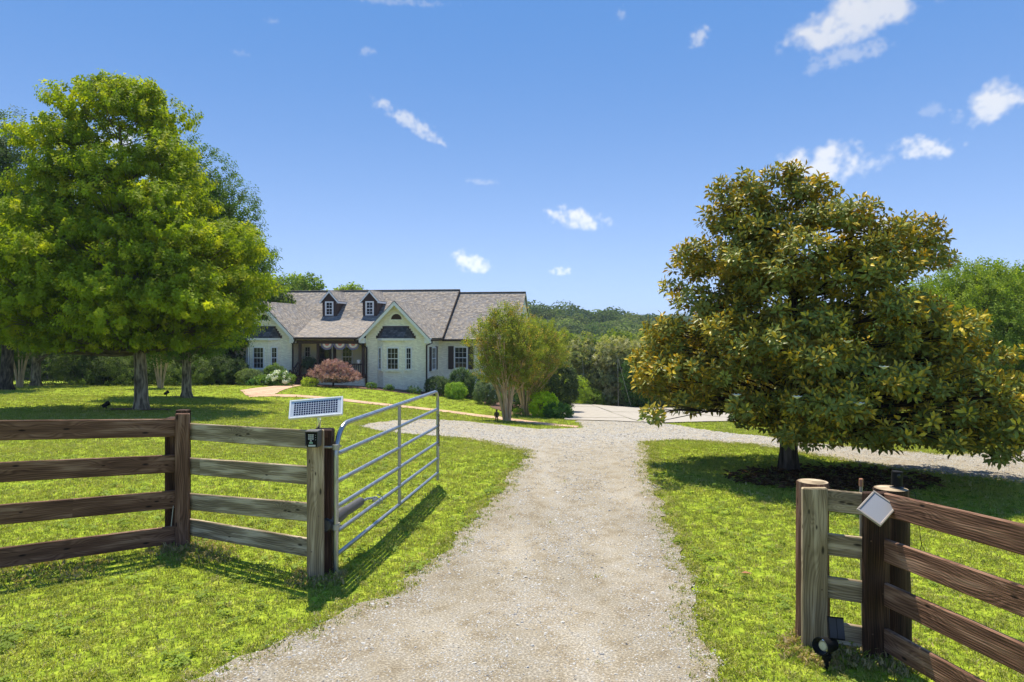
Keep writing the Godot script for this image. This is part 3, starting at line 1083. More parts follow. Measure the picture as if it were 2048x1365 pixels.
func make_house() -> void:
	var house := thing("brick_house", "white painted brick house with grey shingle roof, two front gables and dark dormers", "house", Vector3(-5.84, 0, -47.5), deg_to_rad(-8.0))
	# body
	wall_run(house, Vector2(0.0, -0.2), Vector2(0.0, -3.7), -4, 1.66, M.brick)
	wall_run(house, Vector2(0.0, -3.7), Vector2(5.6, -3.7), -4, 1.66, M.brick)
	wall_run(house, Vector2(5.6, -14.3), Vector2(-14.6, -14.3), -4, 1.7, M.brick)
	wall_run(house, Vector2(-14.6, -14.3), Vector2(-14.6, -3.7), -4, 1.7, M.brick)
	wall_run(house, Vector2(-14.6, -3.7), Vector2(-13.8, -3.7), -4, 1.7, M.brick)
	wall_run(house, Vector2(-13.8, -3.7), Vector2(-13.8, -0.05), -4, 1.7, M.brick)
	for e in [[5.6, 5.14, 1], [-14.6, 5.38, -1]]:
		var ge := MB.new()
		var p := [Vector3(e[0], -4, -3.7), Vector3(e[0], -4, -14.3), Vector3(e[0], 1.75, -14.3), Vector3(e[0], e[1], -9), Vector3(e[0], 1.75, -3.7)]
		if e[2] < 0:
			p.reverse()
		ge.slab(p, 0.19)
		put("end_wall", ge, M.brick, house)
	for c in [-2.12, -11.75]:
		gable(house, c, 2.12, 4.26, 1.7)
	# main roofs
	for e in [[-15.0, 0.4, 1.76, 5.5], [0.4, 5.75, 1.6, 5.27]]:
		var a: float = e[0]
		var b: float = e[1]
		var f := MB.new()
		f.slab([Vector3(a, e[2], -3.3), Vector3(b, e[2], -3.3), Vector3(b, e[3], -9.0), Vector3(a, e[3], -9.0)], 0.12)
		put("main_roof", f, M.roof, house)
		var g := MB.new()
		g.slab([Vector3(b, e[2], -14.7), Vector3(a, e[2], -14.7), Vector3(a, e[3], -9.0), Vector3(b, e[3], -9.0)], 0.12)
		put("main_roof", g, M.roof, house)
		var rc := MB.new()
		rc.box(Transform3D(Basis(), Vector3((a + b) / 2, e[3] + 0.02, -9.0)), Vector3(b - a, 0.06, 0.3), 0.02)
		put("ridge_cap", rc, M.roof, house)
	var rk := MB.new()
	rk.slab([Vector3(0.43, 1.6, -3.28), Vector3(0.43, 5.36, -9.0), Vector3(0.43, 5.53, -9.0), Vector3(0.43, 1.79, -3.28)], 0.07)
	put("rake_board", rk, M.gutter, house)
	var rw := MB.new()
	rw.slab([Vector3(5.75, 1.45, -3.3), Vector3(5.75, 5.1, -9.0), Vector3(5.75, 5.25, -9.0), Vector3(5.75, 1.6, -3.3)], 0.04)
	rw.slab([Vector3(5.75, 5.1, -9.0), Vector3(5.75, 1.45, -14.7), Vector3(5.75, 1.6, -14.7), Vector3(5.75, 5.25, -9.0)], 0.04)
	put("rake_board", rw, M.white, house)
	var sof := MB.new()
	sof.box(Transform3D(Basis(), Vector3(2.95, 1.5, -3.5)), Vector3(5.3, 0.04, 0.4))
	put("soffit", sof, M.white, house)
	# porch
	var pr := MB.new()
	pr.slab([Vector3(-9.22, 1.76, 0.47), Vector3(-4.74, 1.76, 0.47), Vector3(-3.2, 3.2, -5.85), Vector3(-10.6, 3.2, -5.85)], 0.1)
	put("porch_roof", pr, M.roof, house)
	var pw := MB.new()
	pw.slab([Vector3(-9.63, -1.0, -2.0), Vector3(-4.3, -1.0, -2.0), Vector3(-4.3, 1.8, -2.0), Vector3(-9.63, 1.8, -2.0)], 0.2)
	put("porch_wall", pw, M.cream, house)
	wall_run(house, Vector2(-9.63, -0.2), Vector2(-9.63, -3.7), -4, 1.7, M.brick)
	wall_run(house, Vector2(-4.24, -3.7), Vector2(-4.24, -0.2), -4, 1.7, M.brick)
	var pf := MB.new()
	pf.box(Transform3D(Basis(), Vector3(-6.965, -0.98, -0.95)), Vector3(5.3, 0.1, 2.1))
	put("porch_floor", pf, M.step, house)
	wall_box(house, Vector3(-7.9, -4, -0.15), Vector3(-4.32, -1.035, 0.02), M.brick, "porch_base")
	var ce := MB.new()
	ce.box(Transform3D(Basis(), Vector3(-6.965, 1.6, -0.8)), Vector3(5.3, 0.04, 2.3))
	put("porch_ceiling", ce, M.cream, house)
	var bm := MB.new()
	bm.box(Transform3D(Basis(), Vector3(-6.97, 1.42, 0.06)), Vector3(5.3, 0.24, 0.16), 0.01)
	put("porch_beam", bm, M.brown, house)
	for x in [-9.0, -7.68, -4.42]:
		var po := MB.new()
		po.box(Transform3D(Basis(), Vector3(x, 0.19, 0.06)), Vector3(0.17, 2.24, 0.15), 0.01)
		put("porch_post", po, M.brown, house)
	for y in [[-0.1, 0.09, 0.12], [-0.82, 0.07, 0.09]]:
		var rl := MB.new()
		rl.box(Transform3D(Basis(), Vector3(-6.05, y[0], 0.05)), Vector3(3.08, y[1], y[2]), 0.008)
		put("porch_rail", rl, M.brown, house)
	var bal := MB.new()
	bal.box(Transform3D(), Vector3(0.05, 0.65, 0.05), 0.004)
	var bm_ := bal.mesh()
	for k in 20:
		part("baluster", bm_, M.brown, house, Transform3D(Basis(), Vector3(-7.5 + 0.152 * k, -0.46, 0.05)))
	for x in [-9.12, -7.82]:
		var hr := MB.new()
		hr.box(Transform3D(Basis(Vector3.RIGHT, 0.55), Vector3(x, -0.42, 0.75)), Vector3(0.09, 0.1, 1.5), 0.008)
		hr.box(Transform3D(Basis(), Vector3(x, -1.1, 1.32)), Vector3(0.11, 1.3, 0.11), 0.008)
		hr.box(Transform3D(Basis(Vector3.RIGHT, 0.55), Vector3(x, -0.95, 0.75)), Vector3(0.06, 0.08, 1.45), 0.008)
		for k in 5:
			hr.box(Transform3D(Basis(), Vector3(x, -0.58 - 0.15 * k, 0.25 + 0.24 * k)), Vector3(0.05, 0.6, 0.05))
		put("stair_rail", hr, M.brown, house)
	for k in 4:
		var sb := MB.new()
		sb.box(Transform3D(Basis(), Vector3(-8.47, -1.2 - 0.17 * k, 0.13 + 0.32 * k + 0.16)), Vector3(1.16, 0.17, 0.33), 0.008)
		sb.box(Transform3D(Basis(), Vector3(-8.47, -2.0 - 0.17 * k, 0.13 + 0.32 * k + 0.16)), Vector3(1.14, 1.43, 0.31))
		put("step", sb, M.step, house)
	# door with side light
	var dr := MB.new()
	dr.box(Transform3D(Basis(), Vector3(-8.05, 0.07, -1.97)), Vector3(1.0, 2.06, 0.08), 0.006)
	var door := put("door", dr, M.brown, house)
	var dg := MB.new()
	for i in 2:
		for j in 4:
			dg.box(Transform3D(Basis(), Vector3(-8.24 + 0.38 * i, -0.45 + 0.42 * j, -1.922)), Vector3(0.34, 0.38, 0.02))
	put("pane", dg, M.glass, door)
	var hd := MB.new()
	hd.tube([Vector3(-7.62, 0.0, -1.9), Vector3(-7.62, 0.0, -1.86), Vector3(-7.72, 0.0, -1.86)], [0.02, 0.02, 0.015], 6)
	put("handle", hd, M.dull_steel, door)
	wall_box(house, Vector3(-7.5, -0.93, -2.0), Vector3(-7.42, 1.15, -1.93), M.white, "door_frame")
	wall_box(house, Vector3(-7.41, -0.93, -2.0), Vector3(-7.2, 1.15, -1.95), M.brown, "side_light")
	window(house, facing(Vector3(-6.35, 0.32, -2.0)), 0.82, 1.5, 3, 2)
	window(house, facing(Vector3(-9.35, 0.32, -2.0)), 0.5, 1.5, 2, 2)
	# wing and side windows with shutters
	window(house, facing(Vector3(1.62, 0.24, -3.7)), 0.98, 1.6, 3, 2)
	for s in [-1, 1]:
		shutter(house, facing(Vector3(1.62 + s * 0.74, 0.24, -3.7)), 0.4, 1.68)
		shutter(house, facing(Vector3(0.0, 0.24, -1.95 + s * 0.86), PI / 2), 0.45, 1.68)
	window(house, facing(Vector3(0.0, 0.24, -1.95), PI / 2), 1.2, 1.6, 3, 2)
	window(house, facing(Vector3(4.3, 0.24, -3.7)), 0.98, 1.6, 3, 2)
	for e in [[Vector3(1.62, -0.62, -3.67), 0.0, 1.2], [Vector3(0.03, -0.62, -1.95), PI / 2, 1.4]]:
		var ws := MB.new()
		ws.box(facing(e[0], e[1]), Vector3(e[2], 0.1, 0.14))
		put("sill", ws, M.brick, house)
	for c in [-9.235, -5.97]:
		dormer(house, c)
	# gutters and downspouts
	for e in [[Vector3(-6.98, 1.66, 0.53), Vector3(4.55, 0.13, 0.13)], [Vector3(0.4, 1.56, -1.6), Vector3(0.12, 0.12, 3.7)], [Vector3(3.05, 1.5, -3.24), Vector3(5.4, 0.12, 0.12)]]:
		var gt := MB.new()
		gt.box(Transform3D(Basis(), e[0]), e[1], 0.02)
		put("gutter", gt, M.gutter, house)
	for q in [[Vector3(-9.15, 1.66, 0.53), Vector3(-9.5, 1.25, 0.12), -3.0], [Vector3(-4.85, 1.66, 0.53), Vector3(-4.16, 1.05, 0.1), -2.2], [Vector3(0.4, 1.55, 0.0), Vector3(0.06, 1.2, 0.06), -2.4]]:
		var sp := MB.new()
		var a: Vector3 = q[0]
		var b: Vector3 = q[1]
		sp.tube([a, a - Vector3(0, 0.18, 0), b, Vector3(b.x, q[2], b.z)], [0.06, 0.06, 0.06, 0.06], 6)
		put("downspout", sp, M.gutter, house)
	make_porch_things(house.transform)


func make_porch_things(at: Transform3D) -> void:
	# bunting: pleated half-rounds in red, white and blue
	var rings := [[0.0, 0.16, lin(0.45, 0.07, 0.04)], [0.16, 0.3, lin(0.74, 0.66, 0.5)], [0.3, 0.34, lin(0.3, 0.07, 0.04)], [0.34, 0.46, lin(0.035, 0.042, 0.1)]]
	var fm := StandardMaterial3D.new()
	fm.vertex_color_use_as_albedo = true
	fm.roughness = 0.9
	fm.cull_mode = BaseMaterial3D.CULL_DISABLED
	var mb := MB.new()
	mb.colored = true
	var n := 18
	for k in n:
		var a := PI + PI * k / n
		var b := PI + PI * (k + 1) / n
		var za := 0.012 * (k % 2)
		var zb := 0.012 * ((k + 1) % 2)
		for r in rings:
			mb.c = r[2]
			if r[0] > 0.35 and k % 4 == 1:
				mb.c = lin(0.4, 0.37, 0.32)
			var q := func(g: float, rad: float, z: float) -> Vector3: return Vector3(cos(g) * rad, sin(g) * rad * 0.92, z * rad * 2.0)
			mb.quad(q.call(a, r[0], za), q.call(a, r[1], za), q.call(b, r[1], zb), q.call(b, r[0], zb))
	var where := ["beside the door", "in the middle", "nearest the right post"]
	var xs := [-6.98, -6.05, -5.1]
	var flag := mb.mesh()
	for k in 3:
		var o := part(numbered("bunting_flag"), flag, fm, self, at * Transform3D(Basis(), Vector3(xs[k], 1.3, 0.16)))
		tag(o, "red, cream and navy half-round bunting on the porch beam, " + where[k], "bunting", "bunting flags along the porch beam")
	var pot := MB.new()
	pot.lathe(Transform3D(), [Vector2(0.001, 0), Vector2(0.09, 0), Vector2(0.13, 0.2), Vector2(0.15, 0.2), Vector2(0.15, 0.24), Vector2(0.12, 0.24), Vector2(0.1, 0.2), Vector2(0.001, 0.19)], 14)
	var p := at * Vector3(-4.75, -0.052, 0.05)
	var hp := thing("flower_pot", "small white flower pot standing on the porch railing", "pot", p)
	put("pot", pot, M.white, hp)
	var planter := thing("potted_plant", "dark leafy plant in a black pot beside the porch door", "potted plant", at * Vector3(-8.75, -0.93, -1.0))
	var pp := MB.new()
	pp.lathe(Transform3D(), [Vector2(0.001, 0), Vector2(0.17, 0), Vector2(0.24, 0.4), Vector2(0.26, 0.42), Vector2(0.21, 0.42), Vector2(0.001, 0.38)], 16)
	put("pot", pp, M.black, planter)
	var wh := []
	var tn := []
	for k in 120:
		var q := in_ball()
		wh.append(turned(Vector3(q.x, absf(q.y) + 0.4, q.z), rnd(0, TAU), rnd(0.7, 1.2), Vector3(q.x * 0.35, 0.66 + q.y * 0.36, q.z * 0.35)))
		tn.append(lin(0.02, rnd(0.035, 0.06), 0.015))
	many("foliage", sprig_mesh(8, 0.22, 0.09, 0.3, 3), M.dull_leaf, wh, tn, planter)


# ---------- fences, gate and what hangs on them ----------
func plank(parent: Node3D, a: Vector3, b: Vector3, h: float, thick: float, m: Material, called := "board") -> void:
	var x := (b - a).normalized()
	var z := x.cross(Vector3.UP).normalized()
	var mb := MB.new()
	mb.box(Transform3D(Basis(x, z.cross(x), z), (a + b) / 2), Vector3((b - a).length(), h, thick), 0.006, 0, Vector2(rnd(0, 3), 0.1))
	put(called, mb, m, parent)


func square_post(parent: Node3D, at: Vector3, w: float, depth: float, low: float, top: float, m: Material, yaw := 0.0, called := "post") -> void:
	var mb := MB.new()
	mb.box(Transform3D(Basis(Vector3.UP, yaw), Vector3(at.x, (low + top) / 2, at.z)), Vector3(w, top - low, depth), 0.008, 1, Vector2(rnd(0, 3), 0.1))
	put(called, mb, m, parent)


func round_post(parent: Node3D, at: Vector3, r: float, top: float, m: Material, end: Material, lean := Vector3.ZERO) -> void:
	var mb := MB.new()
	var pts := []
	var rad := []
	for k in 6:
		pts.append(Vector3(at.x, -0.3 + (top + 0.3) * k / 5.0, at.z) + lean * k / 5.0 + Vector3(rnd(-1, 1), 0, rnd(-1, 1)) * 0.004)
		rad.append(r * (1.04 - 0.015 * k))
	pts.append(pts[5] + Vector3(0, 0.006, 0))
	rad.append(r * 0.92)
	mb.tube(pts, rad, 18, false)
	put("post", mb, m, parent)
	var cp := MB.new()
	cp.lathe(Transform3D(Basis(), pts[6]), [Vector2(r * 0.92, -0.002), Vector2(r * 0.6, 0.003), Vector2(0.001, 0.004)], 18)
	put("post_top", cp, end, parent)


func nails(parent: Node3D, spots: Array) -> void:
	for p in spots:
		var mb := MB.new()
		mb.lathe(Transform3D(Basis(Vector3.RIGHT, PI / 2), p), [Vector2(0.006, 0), Vector2(0.005, 0.003), Vector2(0.001, 0.004)], 6)
		put("nail", mb, M.rust, parent)


func make_fences() -> void:
	var left := thing("board_fence", "dark brown four board fence with a corner post left of the tube gate", "fence", Vector3.ZERO)
	var ca := [1.226, 0.868, 0.51, 0.157]
	var cb := [1.43, 1.05, 0.66, 0.25]
	for k in 4:
		plank(left, Vector3(-3.36, ca[k], -7.03), Vector3(-5.75, cb[k], -5.21), 0.178, 0.028, M.boards[[0, 1, 2, 0][k]])
	var cc := [1.185, 0.838, 0.48, 0.225]
	var cd := [1.233, 0.9125, 0.586, 0.265]
	for k in 4:
		plank(left, Vector3(-3.27, cc[k], -7.06), Vector3(-1.72, cd[k], -6.2), 0.167, 0.03, M.grey_boards[k % 2])
	square_post(left, Vector3(-3.44, 0, -7.15), 0.16, 0.15, -0.4, 1.315, M.dark_post, 0.1)
	square_post(left, Vector3(-3.335, 0, -7.1), 0.11, 0.1, -0.4, 1.40, M.dark_post, -0.25)
	square_post(left, Vector3(-3.29, 0, -6.985), 0.137, 0.04, -0.02, 1.375, M.boards[0], 0.08, "face_board")
	square_post(left, Vector3(-1.69, 0, -6.27), 0.17, 0.16, -0.4, 1.32, M.dark_post, 0.05)
	square_post(left, Vector3(-1.722, 0, -6.13), 0.145, 0.045, 0.0, 1.335, M.tan_post, 0.02, "face_board")
	square_post(left, Vector3(-5.8, 0, -5.3), 0.15, 0.15, -0.3, 1.55, M.dark_post, 0.6)
	nails(left, [Vector3(-3.33, 1.3, -6.966), Vector3(-3.25, 0.92, -6.964), Vector3(-3.33, 0.5, -6.966), Vector3(-3.25, 0.2, -6.964), Vector3(-3.3, 0.28, -6.965), Vector3(-1.76, 0.9, -6.107), Vector3(-1.69, 0.58, -6.107), Vector3(-1.75, 0.27, -6.107)])

	var right := thing("board_fence", "weathered brown board fence right of the gravel drive, starting at a round log post", "fence", Vector3.ZERO)
	round_post(right, Vector3(2.135, 0, -4.97), 0.112, 1.125, M.boards[0], M.grey_boards[1])
	square_post(right, Vector3(2.088, 0, -4.83), 0.172, 0.045, -0.02, 1.118, M.tan_post, 0.0, "face_board")
	var s := [1.027, 0.724, 0.4265, 0.119]
	for k in 4:
		plank(right, Vector3(2.15, s[k], -4.865), Vector3(2.43, s[k] - 0.006, -4.745), 0.15, 0.03, M.grey_boards[k % 2])
	square_post(right, Vector3(2.434, 0, -4.68), 0.167, 0.05, -0.03, 1.122, M.dark_post, 0.0, "face_board")
	round_post(right, Vector3(2.645, 0, -4.86), 0.118, 1.1, M.dark_post, M.grey_boards[0], Vector3(-0.012, 0, 0))
	var ra := [1.04, 0.734, 0.441, 0.139]
	var rb := [1.30, 0.995, 0.72, 0.43]
	for k in 4:
		plank(right, Vector3(2.49, ra[k], -4.69), Vector3(2.585, rb[k], -2.15), 0.152, 0.032, M.boards[[1, 2, 1, 0][k]])
	square_post(right, Vector3(2.7, 0, -2.2), 0.16, 0.16, -0.3, 1.42, M.dark_post)
	nails(right, [Vector3(2.04, 0.72, -4.807), Vector3(2.13, 0.42, -4.807), Vector3(2.39, 0.8, -4.654), Vector3(2.47, 0.45, -4.654), Vector3(2.4, 0.18, -4.654)])

	var wi := MB.new()
	wi.tube([Vector3(-3.4, 0.5, -7.02), Vector3(-3.385, 0.44, -6.99), Vector3(-3.4, 0.3, -6.99), Vector3(-3.42, 0.08, -6.98)], [0.004, 0.004, 0.004, 0.004], 5)
	put("wire", wi, plain(lin(0.5, 0.47, 0.38), 0.7), left)

	make_gate()
	make_gadgets()


func make_gate() -> void:
	var gate := thing("tube_gate", "galvanized steel six rail tube farm gate standing open beside the drive", "gate", Vector3(-1.56, 0.02, -6.2), deg_to_rad(81.8))
	var r := 0.0225
	var pts := [Vector3(0, 0.03, 0), Vector3(0, 0.6, 0), Vector3(0, 1.06, 0)]
	for k in range(1, 8):
		var a := PI / 2 * k / 7.0
		pts.append(Vector3(0.27 - 0.27 * cos(a), 1.065 + 0.27 * sin(a), 0))
	pts.append(Vector3(1.8, 1.335, 0))
	for k in range(0, 8):
		var a := PI / 2 * k / 7.0
		pts.append(Vector3(3.5 + 0.14 * sin(a), 1.195 + 0.14 * cos(a), 0))
	pts.append(Vector3(3.64, 0.09, 0))
	var rad := []
	for k in pts.size():
		rad.append(r)
	var f := MB.new()
	f.tube(pts, rad, 14)
	put("frame", f, M.steel, gate)
	for y in [1.085, 0.84, 0.615, 0.395, 0.19]:
		var mb := MB.new()
		mb.tube([Vector3(0.012, y, 0), Vector3(1.8, y - 0.006, 0), Vector3(3.63, y, 0)], [0.02, 0.02, 0.02], 12, false)
		put("rail", mb, M.steel, gate)
	var b := MB.new()
	b.box(Transform3D(Basis(), Vector3(1.86, 0.76, 0.0)), Vector3(0.05, 1.14, 0.026), 0.005)
	put("brace", b, M.dull_steel, gate)
	for y in [1.15, 0.44]:
		var h := MB.new()
		h.tube([Vector3(-0.02, y, -0.13), Vector3(-0.02, y, -0.05), Vector3(0, y, -0.035)], [0.011, 0.011, 0.011], 8)
		h.lathe(Transform3D(Basis(), Vector3(0, y - 0.025, 0)), [Vector2(0.027, 0), Vector2(0.03, 0.003), Vector2(0.03, 0.047), Vector2(0.027, 0.05)], 14)
		h.box(Transform3D(Basis(), Vector3(0.05, y, 0)), Vector3(0.05, 0.045, 0.018), 0.003)
		h.tube([Vector3(0.055, y, -0.03), Vector3(0.055, y, 0.03)], [0.007, 0.007], 6)
		put("hinge", h, M.dull_steel, gate)
	# chain that hangs from the latch end
	var ch := MB.new()
	for k in 13:
		var c := Vector3(3.585 + 0.012 * sin(k * 0.8), 1.0 - 0.034 * k, 0.03)
		var ring := []
		var rr := []
		for e in 9:
			var a := TAU * e / 8
			var o := Vector3(cos(a) * 0.011, sin(a) * 0.02, 0)
			ring.append(c + (o if k % 2 else Vector3(0, o.y, o.x)))
			rr.append(0.004)
		ch.tube(ring, rr, 5, false)
	put("chain", ch, M.rust, gate)
	# weld rings
	for s in [[1.86, 0.19], [3.6, 1.085]]:
		var wd := MB.new()
		wd.tube([Vector3(s[0] - 0.02, s[1], 0), Vector3(s[0] + 0.02, s[1], 0)], [0.0225, 0.0225], 10)
		put("weld", wd, M.dull_steel, gate)

	var arm := thing("gate_opener", "dark grey gate opener arm clamped low on the tube gate", "gate opener", Vector3(-1.56, 0.02, -6.2), deg_to_rad(81.8))
	var body := MB.new()
	body.tube([Vector3(-0.04, 0.46, -0.085), Vector3(-0.02, 0.46, -0.085), Vector3(0.1, 0.465, -0.085), Vector3(0.34, 0.47, -0.085), Vector3(0.42, 0.468, -0.085)], [0.05, 0.062, 0.066, 0.06, 0.046], 16)
	put("motor_housing", body, M.grey_plastic, arm)
	var rod := MB.new()
	rod.tube([Vector3(0.4, 0.468, -0.085), Vector3(0.47, 0.465, -0.085), Vector3(0.83, 0.462, -0.085), Vector3(0.87, 0.462, -0.085)], [0.044, 0.048, 0.045, 0.032], 14)
	put("arm_tube", rod, M.grey_plastic, arm)
	var br := MB.new()
	br.tube([Vector3(0.86, 0.455, -0.085), Vector3(1.0, 0.45, -0.075), Vector3(1.14, 0.43, -0.03)], [0.014, 0.014, 0.012], 8)
	br.box(Transform3D(Basis(), Vector3(1.12, 0.42, -0.035)), Vector3(0.12, 0.03, 0.02), 0.003)
	for s in [1.08, 1.18]:
		br.tube([Vector3(s, 0.455, -0.03), Vector3(s, 0.43, 0.028), Vector3(s, 0.37, 0.028), Vector3(s, 0.35, -0.03)], [0.005, 0.005, 0.005, 0.005], 6)
	put("clamp", br, M.steel, arm)


func solar_cells() -> StandardMaterial3D:
	var w := 288
	var h := 120
	var im := Image.create(w, h, false, Image.FORMAT_RGB8)
	im.fill(Color(0.78, 0.79, 0.8))
	for i in 18:
		for j in 6:
			var c := lin(rnd(0.012, 0.02), rnd(0.013, 0.022), rnd(0.03, 0.05))
			im.fill_rect(Rect2i(18 + i * 14, 10 + j * 17, 11, 14), c)
	var m := StandardMaterial3D.new()
	m.albedo_texture = image_tex(im)
	m.roughness = 0.12
	m.clearcoat_enabled = true
	m.clearcoat = 0.5
	m.clearcoat_roughness = 0.05
	return m


func make_gadgets() -> void:
	# solar panel on a pole behind the gate post
	var sp := thing("solar_charger", "white framed solar panel on a short steel pole above the gate post", "solar panel", Vector3(-1.765, 0, -6.38))
	var po := MB.new()
	po.tube([Vector3(0, 0.5, 0), Vector3(0, 1.36, 0), Vector3(0, 1.46, -0.01)], [0.02, 0.02, 0.02], 14)
	put("pole", po, M.chrome, sp)
	var t := Transform3D(Basis.from_euler(Vector3(deg_to_rad(-36), deg_to_rad(2), deg_to_rad(5.5))), Vector3(-0.012, 1.5, 0.03))
	var fr := MB.new()
	for s in [-1, 1]:
		fr.box(t * Transform3D(Basis(), Vector3(s * 0.231, 0, 0)), Vector3(0.014, 0.19, 0.028), 0.002)
		fr.box(t * Transform3D(Basis(), Vector3(0, s * 0.088, 0)), Vector3(0.448, 0.014, 0.0275), 0.002)
	fr.box(t * Transform3D(Basis(), Vector3(0, 0, -0.01)), Vector3(0.45, 0.165, 0.004))
	put("frame", fr, M.white, sp)
	var ce := MB.new()
	var q := [Vector3(-0.224, -0.081, 0.008), Vector3(0.224, -0.081, 0.008), Vector3(0.224, 0.081, 0.008), Vector3(-0.224, 0.081, 0.008)]
	var k := (t.basis * Vector3.BACK).normalized()
	var uvs := [Vector2(0, 1), Vector2(1, 1), Vector2(1, 0), Vector2(0, 0)]
	for e in [[0, 1, 2], [0, 2, 3]]:
		ce.trin(t * q[e[0]], t * q[e[1]], t * q[e[2]], k, k, k, uvs[e[0]], uvs[e[1]], uvs[e[2]])
	put("cells", ce, solar_cells(), sp)
	var bk := MB.new()
	bk.box(Transform3D(Basis(), Vector3(0, 1.46, -0.01)), Vector3(0.05, 0.06, 0.05), 0.004)
	put("bracket", bk, M.dull_steel, sp)

	# keypad on the face of the gate post
	var kp := thing("keypad", "black gate keypad box screwed to the front of the gate post", "keypad", Vector3(-1.712, 1.265, -6.05), deg_to_rad(-3))
	var kb := MB.new()
	kb.box(Transform3D(Basis(), Vector3(0, 0, 0)), Vector3(0.1, 0.135, 0.1), 0.006)
	kb.box(Transform3D(Basis(), Vector3(0, 0.072, 0.012)), Vector3(0.112, 0.012, 0.13), 0.004)
	for s in [-1, 1]:
		kb.box(Transform3D(Basis(), Vector3(s * 0.053, 0.01, 0.02)), Vector3(0.008, 0.12, 0.1), 0.002)
	put("case", kb, M.grey_plastic, kp)
	var fp := MB.new()
	fp.box(Transform3D(Basis(), Vector3(0, 0.0, 0.051)), Vector3(0.088, 0.122, 0.004))
	put("face_plate", fp, M.black, kp)
	var key := MB.new()
	key.box(Transform3D(), Vector3(0.014, 0.012, 0.004), 0.001)
	var km := key.mesh()
	var pale := plain(lin(0.42, 0.44, 0.43), 0.5)
	for j in 3:
		for i in 3:
			part("key", km, pale, kp, Transform3D(Basis(), Vector3(-0.026 + 0.017 * i, 0.042 - 0.017 * j, 0.055)))
	part("key", km, pale, kp, Transform3D(Basis(), Vector3(-0.009, -0.009, 0.055)))
	for j in 3:
		part("lamp_dot", km, pale, kp, Transform3D(Basis().scaled(Vector3(0.4, 0.4, 1)), Vector3(0.032, 0.04 - 0.02 * j, 0.055)))
	var gl := MB.new()
	gl.box(Transform3D(Basis(), Vector3(-0.008, -0.026, 0.055)), Vector3(0.03, 0.013, 0.003))
	put("key", gl, plain(lin(0.25, 0.42, 0.3), 0.5), kp)
	var lb := MB.new()
	lb.box(Transform3D(Basis(), Vector3(0, -0.05, 0.055)), Vector3(0.062, 0.014, 0.003))
	put("name_plate", lb, plain(lin(0.5, 0.52, 0.52), 0.4), kp)
	# black conduit boxes behind the post
	var cd := thing("cable_box", "narrow black cable box fixed to the back of the gate post", "cable box", Vector3(-1.8, 0.62, -6.3))
	var cb := MB.new()
	cb.box(Transform3D(Basis(), Vector3(0, 0, 0)), Vector3(0.05, 0.22, 0.06), 0.008)
	put("case", cb, M.black, cd)
	var cl := MB.new()
	cl.box(Transform3D(Basis(), Vector3(-0.027, 0, 0)), Vector3(0.006, 0.2, 0.05), 0.002)
	put("lid", cl, M.grey_plastic, cd)

	# little solar panel nailed cornerwise to the second post
	var dp := thing("small_solar_charger", "small grey solar panel tilted cornerwise on the dark post", "solar panel", Vector3(2.385, 1.04, -4.57))
	var e1 := Vector3(0.157, 0.1, -0.088).normalized()
	var e2 := Vector3(0.112, -0.088, 0.1)
	e2 = (e2 - e1 * e1.dot(e2)).normalized()
	var b := Basis(e1, -e2, e1.cross(-e2))
	var pf := MB.new()
	for s in [-1, 1]:
		pf.box(Transform3D(b, b * Vector3(s * 0.098, 0, 0)), Vector3(0.014, 0.168, 0.018), 0.003)
		pf.box(Transform3D(b, b * Vector3(0, s * 0.077, 0)), Vector3(0.182, 0.014, 0.0175), 0.003)
	pf.box(Transform3D(b, b * Vector3(0, 0, -0.006)), Vector3(0.19, 0.15, 0.008))
	put("frame", pf, plain(lin(0.34, 0.29, 0.24), 0.6), dp)
	var pc := MB.new()
	pc.box(Transform3D(b, b * Vector3(0, 0, 0.001)), Vector3(0.181, 0.139, 0.006))
	put("cell", pc, plain(lin(0.3, 0.3, 0.31), 0.35), dp)
	var pb := MB.new()
	pb.tube([Vector3(0.02, -0.01, -0.01), Vector3(0.05, -0.02, -0.09)], [0.01, 0.01], 8)
	put("bracket", pb, M.black, dp)

	# camera on top of the log
	var cam := thing("security_camera", "black cylindrical camera standing on top of the dark log post", "camera", Vector3(2.672, 1.105, -4.86), 0.15)
	var cs := MB.new()
	cs.lathe(Transform3D(Basis(), Vector3.ZERO), [Vector2(0.001, 0.002), Vector2(0.045, 0.002), Vector2(0.045, 0.008), Vector2(0.02, 0.014), Vector2(0.012, 0.03)], 16)
	put("base", cs, M.grey_plastic, cam)
	var ct := Transform3D(Basis(Vector3.BACK, -0.06), Vector3(0, 0.02, 0))
	var cy := MB.new()
	cy.lathe(ct, [Vector2(0.001, 0), Vector2(0.033, 0.0), Vector2(0.036, 0.004), Vector2(0.036, 0.096), Vector2(0.033, 0.1), Vector2(0.001, 0.1)], 20)
	put("body", cy, M.black, cam)
	var cl2 := MB.new()
	cl2.lathe(ct * Transform3D(Basis(Vector3.RIGHT, PI / 2), Vector3(-0.012, 0.072, 0.03)), [Vector2(0.014, 0), Vector2(0.014, 0.006), Vector2(0.009, 0.007), Vector2(0.001, 0.009)], 14)
	put("lens", cl2, M.glass, cam)
	var cw := MB.new()
	cw.tube([Vector3(0.03, 0.06, -0.02), Vector3(0.055, 0.03, -0.02), Vector3(0.075, -0.01, -0.01), Vector3(0.1, -0.02, 0.05), Vector3(0.09, -0.22, 0.1), Vector3(0.11, -0.36, 0.1), Vector3(0.15, -0.41, 0.08), Vector3(0.15, -0.45, 0.08), Vector3(0.11, -0.44, 0.08), Vector3(0.14, -0.36, 0.07)], [0.003, 0.003, 0.003, 0.002, 0.002, 0.002, 0.002, 0.002, 0.002, 0.002], 5)
	put("cable", cw, M.black, cam)

